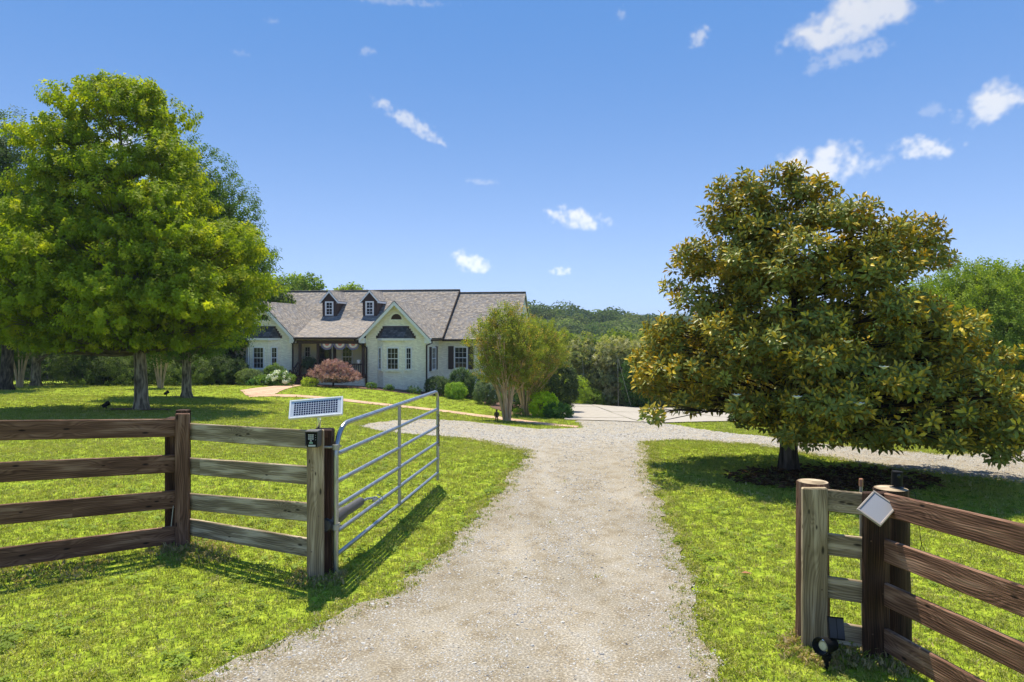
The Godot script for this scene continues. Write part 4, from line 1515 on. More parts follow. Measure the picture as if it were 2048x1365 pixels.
	# conduit with a copper cap
	var pi := thing("standpipe", "thin grey pipe with a copper cap rising behind the short fence panel", "pipe", Vector3(2.535, 0, -5.08))
	var p1 := MB.new()
	p1.tube([Vector3(0.02, -0.1, 0), Vector3(0, 0.6, 0), Vector3(0, 1.08, 0)], [0.011, 0.011, 0.011], 10)
	put("pipe", p1, M.dull_steel, pi)
	var p2 := MB.new()
	p2.lathe(Transform3D(Basis(), Vector3(0, 1.07, 0)), [Vector2(0.012, 0), Vector2(0.0145, 0.002), Vector2(0.0145, 0.052), Vector2(0.012, 0.056), Vector2(0.001, 0.056)], 12)
	put("cap", p2, M.copper, pi)

	# solar spotlight stuck in the grass
	var sl := thing("solar_spotlight", "black solar garden spotlight at the foot of the first right fence post", "spotlight", Vector3(2.05, 0.0, -4.56))
	sl.scale = Vector3.ONE * 1.22
	var st := MB.new()
	st.tube([Vector3(0, -0.08, 0), Vector3(0, 0.05, 0)], [0.008, 0.014], 8)
	st.lathe(Transform3D(Basis(), Vector3(0, 0.045, 0)), [Vector2(0.02, 0), Vector2(0.024, 0.01), Vector2(0.024, 0.03), Vector2(0.015, 0.04), Vector2(0.001, 0.04)], 12)
	put("stake", st, M.black, sl)
	var aim := Vector3(-0.78, 0.16, 0.6).normalized()
	var ht := turned(aim, 0.0, 1.0, Vector3(0.005, 0.125, 0) - aim * 0.06)
	var hd := MB.new()
	hd.lathe(ht, [Vector2(0.001, 0), Vector2(0.03, 0), Vector2(0.036, 0.01), Vector2(0.04, 0.07), Vector2(0.046, 0.12), Vector2(0.046, 0.135), Vector2(0.041, 0.135), Vector2(0.038, 0.1)], 20)
	put("lamp_head", hd, M.black, sl)
	var ln := MB.new()
	ln.lathe(ht, [Vector2(0.039, 0.1), Vector2(0.027, 0.102)], 20)
	put("reflector", ln, M.chrome, sl)
	var l2 := MB.new()
	l2.lathe(ht, [Vector2(0.027, 0.102), Vector2(0.02, 0.108), Vector2(0.001, 0.11)], 18)
	put("lens", l2, plain(lin(0.75, 0.68, 0.4), 0.25), sl)
	var pt := Transform3D(Basis.from_euler(Vector3(-0.35, 0.35, -0.22)), Vector3(0.06, 0.205, -0.02))
	var pn := MB.new()
	pn.box(pt, Vector3(0.105, 0.115, 0.012), 0.003)
	put("solar_plate", pn, M.black, sl)
	var pg := MB.new()
	for s in [-1, 1]:
		pg.box(pt * Transform3D(Basis(), Vector3(s * 0.025, 0, 0.0065)), Vector3(0.046, 0.1, 0.002))
	put("cell", pg, plain(lin(0.02, 0.019, 0.024), 0.4), sl)
	var pb2 := MB.new()
	pb2.tube([Vector3(0.01, 0.13, 0), Vector3(0.05, 0.18, -0.03)], [0.008, 0.008], 6)
	put("bracket", pb2, M.black, sl)

	# low spotlights under the two trees
	for e in [[-13.2, 22.75, "black ground spotlight in the mulch beside the nearer maple trunk"], [-16.0, 32.4, "black ground spotlight beside the farther pale trunk on the lawn"]]:
		var gl2 := thing("ground_spotlight", e[2], "spotlight", on(e[0], e[1]), 0.4)
		var g1 := MB.new()
		g1.tube([Vector3(0, -0.05, 0), Vector3(0, 0.12, 0)], [0.02, 0.02], 8)
		put("stake", g1, M.black, gl2)
		var g2 := MB.new()
		g2.lathe(turned(Vector3(0.8, 0.5, 0.1), 0, 1.0, Vector3(-0.1, 0.1, 0)), [Vector2(0.001, 0), Vector2(0.06, 0), Vector2(0.075, 0.2), Vector2(0.085, 0.22), Vector2(0.06, 0.215), Vector2(0.001, 0.17)], 12)
		put("lamp_head", g2, M.black, gl2)

	# small standing figure by the path
	var fg := thing("garden_statue", "small dark brown statue of a standing man beside the walkway", "statue", on(-0.59, 26.9), 0.1)
	fg.scale = Vector3.ONE * 1.08
	var bm := plain(lin(0.05, 0.026, 0.014), 0.6)
	var sb := MB.new()
	sb.lathe(Transform3D(Basis().scaled(Vector3(1, 1, 0.7)), Vector3.ZERO), [Vector2(0.036, 0.185), Vector2(0.05, 0.2), Vector2(0.058, 0.24), Vector2(0.062, 0.29), Vector2(0.066, 0.325), Vector2(0.05, 0.35), Vector2(0.022, 0.362), Vector2(0.018, 0.372), Vector2(0.028, 0.385), Vector2(0.031, 0.405), Vector2(0.024, 0.43), Vector2(0.001, 0.438)], 14)
	for s in [-1, 1]:
		sb.tube([Vector3(s * 0.028, 0.0, 0.005), Vector3(s * 0.028, 0.02, 0), Vector3(s * 0.03, 0.11, 0.004), Vector3(s * 0.026, 0.21, 0)], [0.02, 0.017, 0.022, 0.03], 8)
		sb.tube([Vector3(s * 0.058, 0.335, 0), Vector3(s * 0.078, 0.26, 0), Vector3(s * 0.07, 0.19, 0.012)], [0.02, 0.017, 0.013], 8)
		sb.tube([Vector3(s * 0.03, 0.01, -0.015), Vector3(s * 0.032, 0.01, 0.04)], [0.016, 0.012], 8)
	put("figure", sb, bm, fg)
	var hat := MB.new()
	hat.lathe(Transform3D(Basis(), Vector3(0, 0.415, 0)), [Vector2(0.04, 0), Vector2(0.028, 0.006), Vector2(0.026, 0.03), Vector2(0.001, 0.034)], 12)
	put("hat", hat, bm, fg)
	var bs := MB.new()
	bs.box(Transform3D(Basis(), Vector3(0, 0.0, 0.005)), Vector3(0.14, 0.02, 0.1), 0.004)
	put("base", bs, bm, fg)

	# pale ropes stretched down from the trees past the pad
	for e in [[Vector3(4.75, 0.3, -47.4), Vector3(5.05, -2.75, -47.2), "pale rope hanging in front of the trees at the left of the pad"], [Vector3(6.9, 0.35, -45.5), Vector3(7.75, -2.8, -45.4), "pale slanting rope in front of the trees at the right of the pad"], [Vector3(6.88, 0.35, -45.5), Vector3(6.9, -2.7, -45.4), "pale upright rope beside the slanting rope behind the pad"]]:
		var mb := MB.new()
		mb.tube([e[0], (e[0] + e[1]) / 2 + Vector3(0, -0.03, 0), e[1]], [0.009, 0.009, 0.009], 6)
		var o := part(numbered("rope"), mb.mesh(), plain(lin(0.4, 0.38, 0.33), 0.8), self)
		tag(o, e[2], "rope")


# ---------- plants ----------
# one leaf with its base at p, pointing along d, its face towards n; shape 0 oval, 1 three-lobed, 3 long
func leaf(mb: MB, p: Vector3, d: Vector3, n: Vector3, length: float, width: float, shape: int) -> void:
	var s := d.cross(n).normalized()
	var up := s.cross(d).normalized()
	var at := func(x: float, y: float, z: float) -> Vector3: return p + s * x * width + d * y * length + up * z * length
	match shape:
		1:
			var b: Vector3 = p
			var l: Vector3 = at.call(-0.55, 0.42, 0.1)
			var nl: Vector3 = at.call(-0.2, 0.52, 0.03)
			var t: Vector3 = at.call(0, 1, -0.12)
			var nr: Vector3 = at.call(0.2, 0.52, 0.03)
			var r: Vector3 = at.call(0.55, 0.42, 0.1)
			mb.tri(b, nl, l)
			mb.tri(b, t, nl)
			mb.tri(b, nr, t)
			mb.tri(b, r, nr)
		_:
			var m := 0.45 if shape == 0 else 0.5
			var l: Vector3 = at.call(-0.5, m, 0.1)
			var t: Vector3 = at.call(0, 1, -0.08)
			var r: Vector3 = at.call(0.5, m, 0.1)
			mb.tri(p, t, l)
			mb.tri(p, r, t)


func sprig_mesh(n: int, length: float, width: float, twig: float, shape: int, upright := 0.35) -> ArrayMesh:
	var mb := MB.new()
	for k in n:
		var a := 2.4 * k + rnd(-0.4, 0.4)
		var y := twig * (k + 0.5) / n
		var out := Vector3(cos(a), upright + rnd(-0.35, 0.3), sin(a)).normalized()
		var nn := (Vector3.UP + in_ball() * 0.75).normalized()
		leaf(mb, Vector3(0, y, 0) + out * 0.02, out, nn, length * rnd(0.75, 1.15), width * rnd(0.8, 1.15), shape)
	return mb.mesh()


func span(rows: Array, y: float) -> Vector2:
	if y >= rows[0][0] or y <= rows[rows.size() - 1][0]:
		return Vector2.ZERO
	for k in rows.size() - 1:
		if y <= rows[k][0] and y > rows[k + 1][0]:
			var t: float = (rows[k][0] - y) / (rows[k][0] - rows[k + 1][0])
			return Vector2(lerpf(rows[k][1], rows[k + 1][1], t), lerpf(rows[k][2], rows[k + 1][2], t))
	return Vector2.ZERO


# clump centres spread through a crown given as rows of (height, half width to the left, to the right)
func clump_spots(rows: Array, n: int, r: float, depth: float, shell: float) -> Array:
	var top: float = rows[0][0]
	var low: float = rows[rows.size() - 1][0]
	var widest := 0.0
	for e in rows:
		widest = maxf(widest, maxf(e[1], e[2]))
	var out := []
	while out.size() < n:
		var best := Vector3.ZERO
		var far := -1.0
		for tries in 7:
			var y := 0.0
			var s := Vector2.ZERO
			while true:
				y = rnd(low, top)
				s = span(rows, y)
				if rng.randf() * widest < maxf(s.x, s.y) + 0.08 * widest:
					break
			var a := rnd(0, TAU)
			var q := pow(rng.randf(), shell)
			var half := s.y if cos(a) > 0 else s.x
			var back := (s.x + s.y) / 2 * depth
			var p := Vector3(cos(a) * maxf(0.0, half - r * 0.75) * q, minf(y, top - r * 0.7), sin(a) * maxf(0.0, back - r * 0.75) * q)
			var near_ := 1e9
			for o in out:
				near_ = minf(near_, (o - p).length_squared())
			if near_ > far:
				far = near_
				best = p
		out.append(best)
	return out


# trunks, limbs and leaf sprays; returns where each spray stands
func tree(o: Node3D, c: Dictionary) -> Array:
	var spots := clump_spots(c.rows, c.n, c.r, c.get("depth", 0.9), c.get("shell", 0.45))
	for i in spots.size():
		spots[i].z += spots[i].x * c.get("skew", 0.0)
	spots.append_array(c.get("extra", []))
	if c.has("gap"):
		spots = spots.filter(func(q): return absf(q.x - c.gap.x) > c.gap.z or absf(q.y - c.gap.y) > c.gap.z * 0.75)
	var tb := MB.new()
	for s in c.stems:
		tb.tube(s.p, s.r, c.get("sides", 9), true, rnd(0, 3))
	put("trunk", tb, c.bark, o)
	var lb := MB.new()
	var where := []
	var tints := []
	var flat: float = c.get("flat", 0.6)
	for q in spots:
		# the limb that carries this clump
		var stem: Dictionary = c.stems[0]
		if c.stems.size() > 1:
			var d0 := 1e9
			for s in c.stems:
				var e: Vector3 = s.p[s.p.size() - 1]
				var dd := Vector2(e.x - q.x, e.z - q.z).length()
				if dd < d0:
					d0 = dd
					stem = s
		var np: int = stem.p.size()
		var side := Vector2(q.x, q.z).length()
		var want: float = maxf(q.y - side * c.get("rise", 0.55) - 0.15, c.get("fork", 0.0))
		var i := 0
		while i < np - 2 and stem.p[i + 1].y < want:
			i += 1
		if i == 0:
			i = mini(1, np - 2)
		var t := clampf((want - stem.p[i].y) / maxf(0.01, stem.p[i + 1].y - stem.p[i].y), 0.0, 1.0)
		var a: Vector3 = stem.p[i].lerp(stem.p[i + 1], t)
		var ra: float = minf(lerpf(stem.r[i], stem.r[i + 1], t) * 0.55, c.get("limb", 0.02) + c.get("limb_k", 0.009) * side)
		var b: Vector3 = q
		var m := a.lerp(b, 0.5) + Vector3(0, -0.1 * side * c.get("sag", 1.0), 0) + in_ball() * 0.12 * side
		var pts := []
		var rad := []
		for k in 6:
			var u := k / 5.0
			pts.append(a.lerp(m, u).lerp(m.lerp(b, u), u) + in_ball() * 0.02 * side)
			rad.append(lerpf(ra, 0.008, pow(u, 0.8)))
		lb.tube(pts, rad, 5, false, rnd(0, 2))
		var rr: float = c.r * rnd(0.6, 1.45)
		var base: Color = c.a.lerp(c.b, rng.randf())
		for k in 5:
			var e: Vector3 = b + in_ball() * rr * 0.8
			lb.tube([pts[3], pts[4].lerp(e, 0.5) + in_ball() * 0.1, e], [rad[3] * 0.6, rad[4] * 0.5, 0.004], 4, false)
		var out := Vector3(q.x, 0.0, q.z).normalized()
		for k in int(c.per * rr * rr / (c.r * c.r)):
			var p := in_ball()
			p = p.normalized() * pow(p.length(), 0.7) * rr
			p.y *= flat
			if p.y < 0:
				p.y *= 0.8
			p += out * absf(p.x) * 0.1
			var tip: bool = rng.randf() < c.get("tips", 0.15)
			var up: Vector3 = Vector3(p.x, p.y + rr * c.get("up", 0.5), p.z).normalized() + in_ball() * 0.5
			where.append(turned(up, rnd(0, TAU), rnd(0.75, 1.2) * c.get("size", 1.0), b + p))
			var col: Color = (c.tip if tip else base) * rnd(0.82, 1.18)
			tints.append(Color(col.r, col.g, col.b * rnd(0.8, 1.2)))
	put("branches", lb, c.bark, o)
	if c.has("mesh"):
		many("crown", c.mesh, c.mat, where, tints, o)
	return where


func straight(h: float, r: float, lean := Vector3.ZERO, flare := 1.5) -> Dictionary:
	var p := [Vector3(0, -0.25, 0), Vector3(0, 0.04, 0), Vector3(0, 0.3, 0)]
	var q := [r * flare * 1.15, r * flare, r * 1.08]
	var w := Vector3.ZERO
	for k in range(1, 9):
		w += Vector3(rnd(-1, 1), 0, rnd(-1, 1)) * h * 0.008
		p.append(Vector3(0, 0.3 + (h - 0.3) * k / 8.0, 0) + w + lean * pow(k / 8.0, 1.3))
		q.append(lerpf(r, r * 0.12, pow(k / 8.0, 1.15)))
	return {"p": p, "r": q}


func many_stems(n: int, spread: float, h: float, r: float) -> Array:
	var out := []
	for k in n:
		var a := TAU * k / n + rnd(-0.3, 0.3)
		var dir := Vector3(cos(a), 0, sin(a)) * spread * rnd(0.5, 1.1)
		var p := []
		var q := []
		for i in 7:
			var t := i / 6.0
			p.append(Vector3(cos(a) * 0.1, -0.15 + (h + 0.15) * t, sin(a) * 0.1) + dir * pow(t, 1.5) + Vector3(rnd(-1, 1), 0, rnd(-1, 1)) * 0.03 * t)
			q.append(lerpf(r, r * 0.3, t))
		out.append({"p": p, "r": q})
	return out


func c3(r: float, g: float, b: float) -> Color:
	return Color(r, g, b)  # instance tints are linear


# a plain tree for the middle distance
func simple_tree(called: String, label: String, x: float, d: float, h: float, half: float, mesh: Mesh, a: Color, b: Color, group := "", low := 0.2, n := 34, per := 46, mat: Material = null) -> Node3D:
	var o := thing(called, label, "tree", on(x, d), 0.0, group)
	var rows := [[h, half * 0.12, half * 0.12], [h * 0.9, half * 0.5, half * 0.45], [h * 0.7, half * 0.85, half * 0.8], [h * 0.48, half, half], [h * 0.3, half * 0.85, half * 0.9], [h * low, half * 0.5, half * 0.5]]
	tree(o, {"rows": rows, "n": n, "r": half * 0.34, "per": per, "stems": [straight(h * 0.82, h * 0.02 + 0.04)], "bark": M.dark_bark, "a": a, "b": b, "tip": b * 1.2, "mesh": mesh, "mat": mat if mat else M.leaf, "sides": 7, "flat": 0.7, "size": half * 0.22 + 0.55})
	return o


func shrub(called: String, label: String, category: String, x: float, d: float, rx: float, h: float, mesh: Mesh, mat: Material, a: Color, b: Color, n: int, size := 1.0, group := "") -> Node3D:
	var o := thing(called, label, category, on(x, d), 0.0, group)
	var sb := MB.new()
	for k in 6:
		var e := TAU * k / 6.0 + rnd(-0.3, 0.3)
		sb.tube([Vector3(cos(e) * 0.04, -0.05, sin(e) * 0.04), Vector3(cos(e) * rx * 0.3, h * 0.4, sin(e) * rx * 0.3), Vector3(cos(e) * rx * 0.6, h * 0.75, sin(e) * rx * 0.6)], [0.02, 0.014, 0.006], 5, false)
	put("stem", sb, M.dark_bark, o)
	var where := []
	var tints := []
	var lumps := []
	for k in 9:
		lumps.append([in_ball().normalized(), rnd(0.72, 1.06)])
	for k in n:
		var p := in_ball()
		p = p.normalized() * pow(p.length(), 0.35)
		var f := 0.86
		for l in lumps:
			f = maxf(f, l[1] * clampf(0.35 + 0.75 * p.normalized().dot(l[0]), 0, 1))
		p *= f
		var q := Vector3(p.x * rx, h * 0.5 + p.y * h * 0.5, p.z * rx * 0.9)
		where.append(turned(Vector3(p.x, p.y + 0.45, p.z) + in_ball() * 0.4, rnd(0, TAU), rnd(0.75, 1.2) * size, q - Vector3(0, 0.05, 0)))
		var c: Color = a.lerp(b, rng.randf()) * rnd(0.85, 1.15)
		tints.append(c)
	many("foliage", mesh, mat, where, tints, o)
	return o


func magnolia_leaf(fresh: bool) -> ArrayMesh:
	var mb := MB.new()
	mb.colored = true
	put_magnolia_leaf(mb, Vector3.ZERO, Vector3.FORWARD, Vector3.UP, 0.17, 0.07, fresh)
	return mb.mesh()


# green and glossy above, rust coloured below
func put_magnolia_leaf(mb: MB, p: Vector3, d: Vector3, n: Vector3, length: float, width: float, fresh: bool) -> void:
	var s := d.cross(n).normalized()
	var up := s.cross(d).normalized()
	var top := Color(0.7, 0.56, 0.06) if fresh else Color(0.29, 0.325, 0.07)
	var under := Color(0.64, 0.48, 0.065) if fresh else Color(0.42, 0.345, 0.085)
	for k in 2:
		mb.c = under if k else top
		var lift := -0.0025 * k
		var q := []
		for e in [[0, 0, 0], [-0.36, 0.3, 0.06], [-0.5, 0.58, 0.07], [0, 1, -0.07], [0.5, 0.58, 0.07], [0.36, 0.3, 0.06], [0, 0.45, 0.015]]:
			q.append(p + s * float(e[0]) * width + d * float(e[1]) * length + up * (float(e[2]) * length + lift))
		for i in 6:
			if k == 0:
				mb.tri(q[6], q[(i + 1) % 6], q[i])
			else:
				mb.tri(q[6], q[i], q[(i + 1) % 6])


func rosette_leaves(seed_: int) -> Array:
	var r := RandomNumberGenerator.new()
	r.seed = seed_
	var out := []
	for k in 9:
		var a := 2.4 * k + r.randf_range(-0.3, 0.3)
		var tilt := r.randf_range(-0.15, 0.5) if k < 6 else r.randf_range(0.7, 1.3)
		var d := Vector3(cos(a), tilt, sin(a)).normalized()
		var n := (Vector3.UP - d * d.y).normalized()
		n = (n + Vector3(r.randf_range(-0.3, 0.3), 0, r.randf_range(-0.3, 0.3))).normalized()
		out.append([d * 0.025 + Vector3(0, 0.012 * k - 0.06, 0), d, n, r.randf_range(0.088, 0.125) * (0.85 if k > 5 else 1.0)])
	return out


func rosette(seed_: int, fresh: int) -> ArrayMesh:
	var mb := MB.new()
	mb.colored = true
	var k := 0
	for e in rosette_leaves(seed_):
		put_magnolia_leaf(mb, e[0], e[1], e[2], e[3], e[3] * 0.42, k >= 9 - fresh)
		k += 1
	return mb.mesh()


func make_magnolia() -> void:
	var o := thing("magnolia_tree", "broad southern magnolia with glossy leaves, rusty undersides and branches near the ground", "tree", on(4.25, 10.75))
	var rows := [[4.75, 0.2, 0.15], [4.47, 0.6, 0.42], [4.16, 1.1, 0.78], [3.78, 1.35, 1.2], [3.5, 1.5, 1.8], [3.09, 1.75, 2.1], [2.63, 1.95, 1.95], [2.24, 2.05, 2.5], [1.71, 2.32, 2.95], [1.25, 2.28, 3.3], [1.0, 2.0, 3.5], [0.85, 1.4, 3.5], [0.72, 0.4, 3.2], [0.58, 0.0, 2.5]]
	var spots := tree(o, {"rows": rows, "fork": 0.8, "limb_k": 0.004, "n": 180, "r": 0.31, "per": 40, "extra": [Vector3(1.75, 3.55, 0.1), Vector3(2.1, 3.5, 0.2), Vector3(1.95, 3.75, 0), Vector3(2.3, 3.3, -0.2), Vector3(0.1, 4.55, 0.1), Vector3(-0.75, 4.3, 0), Vector3(2.9, 0.7, 1.0), Vector3(2.2, 0.66, 1.5), Vector3(1.4, 0.76, 1.8), Vector3(3.5, 0.66, 0.4), Vector3(0.7, 0.85, 1.8), Vector3(-2.2, 0.95, 0.6), Vector3(3.5, 1.1, 0.2), Vector3(2.6, 2.3, 0.3), Vector3(3.0, 1.8, 0.4)], "stems": [straight(4.2, 0.125, Vector3(0.1, 0, 0), 1.35)], "bark": M.dark_bark, "a": c3(1, 1, 1), "b": c3(1, 1, 1), "tip": c3(1, 1, 1), "flat": 0.62, "depth": 0.68, "skew": 0.28, "shell": 0.35, "rise": 0.2, "sag": -0.5, "limb": 0.012, "up": 0.6})
	# the leaves nearest the view stand singly; the others in whorls
	var order := range(spots.size())
	var eye := Vector3(0, 2.2, 0) - o.position
	order.sort_custom(func(i, j): return (spots[i].origin - eye).length_squared() < (spots[j].origin - eye).length_squared())
	var single := [magnolia_leaf(false), magnolia_leaf(true)]
	var m1: StandardMaterial3D = M.gloss_leaf
	var count := 0
	var groups := [[], [], [], [], [], []]
	for i in order.size():
		var t: Transform3D = spots[order[i]]
		var kind := rng.randi() % 6
		if rng.randf() < 0.4:
			kind = rng.randi() % 4
		if i < 34:
			var k := 0
			for e in rosette_leaves(100 + kind % 3):
				var x: Vector3 = -(e[1].cross(e[2])).normalized()
				var z: Vector3 = -e[1]
				var b := Basis(-x, z.cross(-x), z)
				var s: float = e[3] / 0.17 * 1.0
				var fresh: bool = k >= 9 - [1, 2, 3, 0, 4, 7][kind]
				part("leaf", single[1 if fresh else 0], m1, o, t * Transform3D(b.scaled(Vector3(s, s, s)), e[0]))
				k += 1
		else:
			groups[kind].append(t)
	var crown := Node3D.new()
	crown.name = "crown"
	o.add_child(crown)
	for k in 6:
		var tints := []
		for t in groups[k]:
			var g := rnd(0.8, 1.25)
			tints.append(Color(g * rnd(0.9, 1.1), g, g))
		many("foliage", rosette(100 + k % 3, [1, 2, 3, 0, 4, 7][k]), M.gloss_leaf, groups[k], tints, crown).set_meta("kind", "stuff")
	# white flowers, each of a few cupped petals
	for e in [[0.36, 2.15, 1.9], [0.45, 2.0, 1.9], [-1.55, 1.3, 1.6], [-1.05, 1.15, 1.9], [0.16, 1.0, 2.2], [-0.9, 2.9, 1.3]]:
		var at := Vector3(e[0], e[1], e[2])
		var close := 0
		for i in spots.size():
			if (spots[i].origin - at).length_squared() < (spots[close].origin - at).length_squared():
				close = i
		var fl := MB.new()
		for k in 7:
			var a := TAU * k / 7
			var d := Vector3(cos(a), 0.7, sin(a)).normalized()
			leaf(fl, Vector3.ZERO, d, Vector3.UP, 0.085, 0.07, 0)
		put("flower", fl, M.petal, o).position = spots[close].origin + Vector3(0, 0.09, 0.06)
	# fallen leaves on bare soil beneath
	var bed := PackedVector2Array()
	for k in 30:
		bed.append(Vector2(4.65 + cos(TAU * k / 30) * 1.2, 10.15 + sin(TAU * k / 30) * 0.6))
	bed = rough(bed, 0.15, 0.22)
	bed_areas.append(bed)
	struct("soil_patch", sheet(bed, 0.014), M.mulch)
	var lm := MB.new()
	leaf(lm, Vector3.ZERO, Vector3.FORWARD, Vector3.UP, 0.13, 0.055, 0)
	var wh := []
	var tn := []
	for k in 1000:
		var a := rnd(0, TAU)
		var q := sqrt(rng.randf()) * 1.15
		var p := Vector2(4.65 + cos(a) * 1.3 * q, 10.15 + sin(a) * 0.7 * q)
		wh.append(turned(Vector3.UP + in_ball() * 0.6, rnd(0, TAU), rnd(0.7, 1.2), on(p.x, p.y, 0.03)))
		var g := rnd(0.5, 1.3)
		tn.append(c3(0.13 * g, 0.068 * g, 0.035 * g))
	var lt := many("fallen_leaves", lm.mesh(), M.dull_leaf, wh, tn, self)
	lt.set_meta("kind", "stuff")
	tag(lt, "brown fallen leaves on the bare soil under the magnolia", "fallen leaves")


func make_trees() -> void:
	var maple_sprig := sprig_mesh(13, 0.125, 0.12, 0.32, 1, 0.15)
	var broad := sprig_mesh(12, 0.1, 0.06, 0.3, 0)
	var fine := sprig_mesh(13, 0.085, 0.045, 0.3, 0, 0.6)
	var tiny := sprig_mesh(16, 0.055, 0.03, 0.34, 0, 0.7)
	var small := sprig_mesh(14, 0.06, 0.036, 0.16, 0, 0.5)
	var big := sprig_mesh(11, 0.14, 0.09, 0.2, 0, 0.3)
	var coarse := sprig_mesh(12, 0.24, 0.17, 0.6, 0)
	var long := sprig_mesh(12, 0.16, 0.045, 0.2, 3, 0.8)

	var o := thing("maple_tree", "large bright green maple with a grey trunk on the left lawn", "tree", on(-12.08, 22.8))
	tree(o, {"rows": [[10.7, 0.3, 0.1], [10.3, 1.95, 0.5], [10.0, 3.0, 1.0], [9.1, 3.6, 1.2], [8.0, 3.6, 1.75], [6.84, 3.8, 2.45], [6.0, 4.7, 3.1], [4.9, 5.4, 4.1], [3.6, 5.5, 4.1], [2.8, 5.2, 3.65], [2.3, 3.3, 2.5], [2.0, 1.0, 1.0]], "fork": 1.9, "extra": [Vector3(-3.4, 2.25, 0.8), Vector3(-2.1, 2.1, 1.6), Vector3(1.7, 2.1, 1.3), Vector3(2.8, 2.2, 0.5), Vector3(-4.4, 2.5, 0.2), Vector3(0.7, 2.3, 2.0), Vector3(-3.0, 2.1, -0.9), Vector3(-1.1, 10.35, 0.2), Vector3(-0.1, 10.25, 0.0)], "gap": Vector3(-0.72, 8.55, 0.95), "n": 185, "r": 0.74, "per": 58, "stems": [straight(9.4, 0.2, Vector3(-0.5, 0, 0), 1.35)], "bark": M.maple_bark, "a": c3(0.247, 0.322, 0.022), "b": c3(0.337, 0.412, 0.025), "tip": c3(0.502, 0.514, 0.036), "mesh": maple_sprig, "mat": M.leaf, "flat": 0.46, "shell": 0.42, "tips": 0.2, "limb": 0.03, "sides": 12})
	o = thing("shade_tree", "dark green tree with a pale trunk behind the bright maple", "tree", on(-14.7, 31.6))
	tree(o, {"rows": [[11.7, 0.5, 0.35], [10.4, 1.3, 1.5], [8.8, 2.2, 2.85], [7.3, 2.7, 3.2], [5.3, 3.1, 3.7], [3.3, 3.3, 3.4], [2.3, 2.4, 2.4], [1.9, 0.9, 0.9]], "n": 125, "r": 0.95, "per": 74, "stems": [straight(10.4, 0.2)], "bark": M.maple_bark, "a": c3(0.098, 0.163, 0.034), "b": c3(0.140, 0.217, 0.039), "tip": c3(0.217, 0.283, 0.064), "mesh": broad, "mat": M.dull_leaf, "flat": 0.75, "size": 1.25})
	o = thing("dark_tree", "tall dark tree cut by the left edge of the view", "tree", on(-26.9, 37.2))
	tree(o, {"rows": [[14.6, 0.8, 0.5], [12.6, 2.6, 1.6], [9.9, 3.6, 2.2], [6.8, 3.8, 2.1], [4.2, 3.8, 1.9], [2.8, 2.3, 1.4]], "n": 90, "r": 1.1, "per": 66, "stems": [straight(13.0, 0.3)], "bark": M.dark_bark, "a": c3(0.076, 0.120, 0.044), "b": c3(0.120, 0.163, 0.056), "tip": c3(0.196, 0.239, 0.108), "mesh": broad, "mat": M.dull_leaf, "flat": 0.8, "size": 1.4})

	# crape myrtles by the walkway
	o = thing("crape_myrtle", "multi stemmed crape myrtle with bronze tips nearest the walkway", "tree", on(-0.2, 28.0))
	tree(o, {"rows": [[4.5, 0.5, 0.5], [3.9, 1.2, 0.95], [3.1, 1.6, 1.5], [2.3, 1.45, 1.6], [1.75, 1.1, 1.2], [1.5, 0.6, 0.6]], "n": 66, "r": 0.33, "per": 32, "stems": many_stems(9, 1.15, 3.2, 0.052), "bark": M.tan_bark, "a": c3(0.230, 0.287, 0.052), "b": c3(0.299, 0.328, 0.057), "tip": c3(0.552, 0.380, 0.103), "tips": 0.13, "mesh": fine, "mat": M.leaf, "flat": 1.0, "up": 0.7, "rise": 0.9, "limb": 0.012, "fork": 1.0, "sides": 8})
	o = thing("crape_myrtle", "second crape myrtle, behind and to the right of the nearer one", "tree", on(0.66, 33.4))
	tree(o, {"rows": [[4.6, 0.45, 0.7], [4.0, 1.05, 1.5], [3.15, 1.4, 2.1], [2.2, 1.4, 2.0], [1.6, 0.95, 1.4], [1.3, 0.5, 0.7]], "n": 72, "r": 0.36, "per": 32, "stems": many_stems(9, 1.2, 3.3, 0.06), "bark": M.tan_bark, "a": c3(0.230, 0.287, 0.052), "b": c3(0.299, 0.328, 0.057), "tip": c3(0.552, 0.380, 0.103), "tips": 0.13, "mesh": fine, "mat": M.leaf, "flat": 1.0, "up": 0.7, "rise": 0.9, "limb": 0.012, "fork": 1.0, "sides": 8})
	# stems under the left trees
	o = thing("small_tree", "slender pale stemmed tree at the far left edge of the lawn", "tree", on(-29.2, 41.5))
	tree(o, {"rows": [[4.6, 1.0, 1.0], [3.2, 1.9, 1.9], [2.3, 1.6, 1.6], [1.8, 0.6, 0.6]], "n": 34, "r": 0.5, "per": 50, "stems": many_stems(7, 1.0, 3.2, 0.06), "bark": M.tan_bark, "a": c3(0.174, 0.260, 0.044), "b": c3(0.239, 0.324, 0.054), "tip": c3(0.324, 0.390, 0.064), "mesh": fine, "mat": M.leaf, "flat": 0.9})
	o = thing("small_tree", "low multi stemmed tree under the maple in front of the woods", "tree", on(-20.2, 40.2))
	tree(o, {"rows": [[4.2, 0.8, 0.8], [3.0, 1.6, 1.6], [2.2, 1.4, 1.4], [1.8, 0.5, 0.5]], "n": 30, "r": 0.45, "per": 50, "stems": many_stems(7, 0.8, 3.0, 0.05), "bark": M.tan_bark, "a": c3(0.130, 0.196, 0.044), "b": c3(0.196, 0.260, 0.054), "tip": c3(0.260, 0.324, 0.064), "mesh": fine, "mat": M.leaf, "flat": 0.9})
	o = thing("lichen_tree", "grey trunked tree with one long low limb at the left edge of the woods", "tree", on(-29.6, 43.5))
	var st := straight(8.0, 0.27)
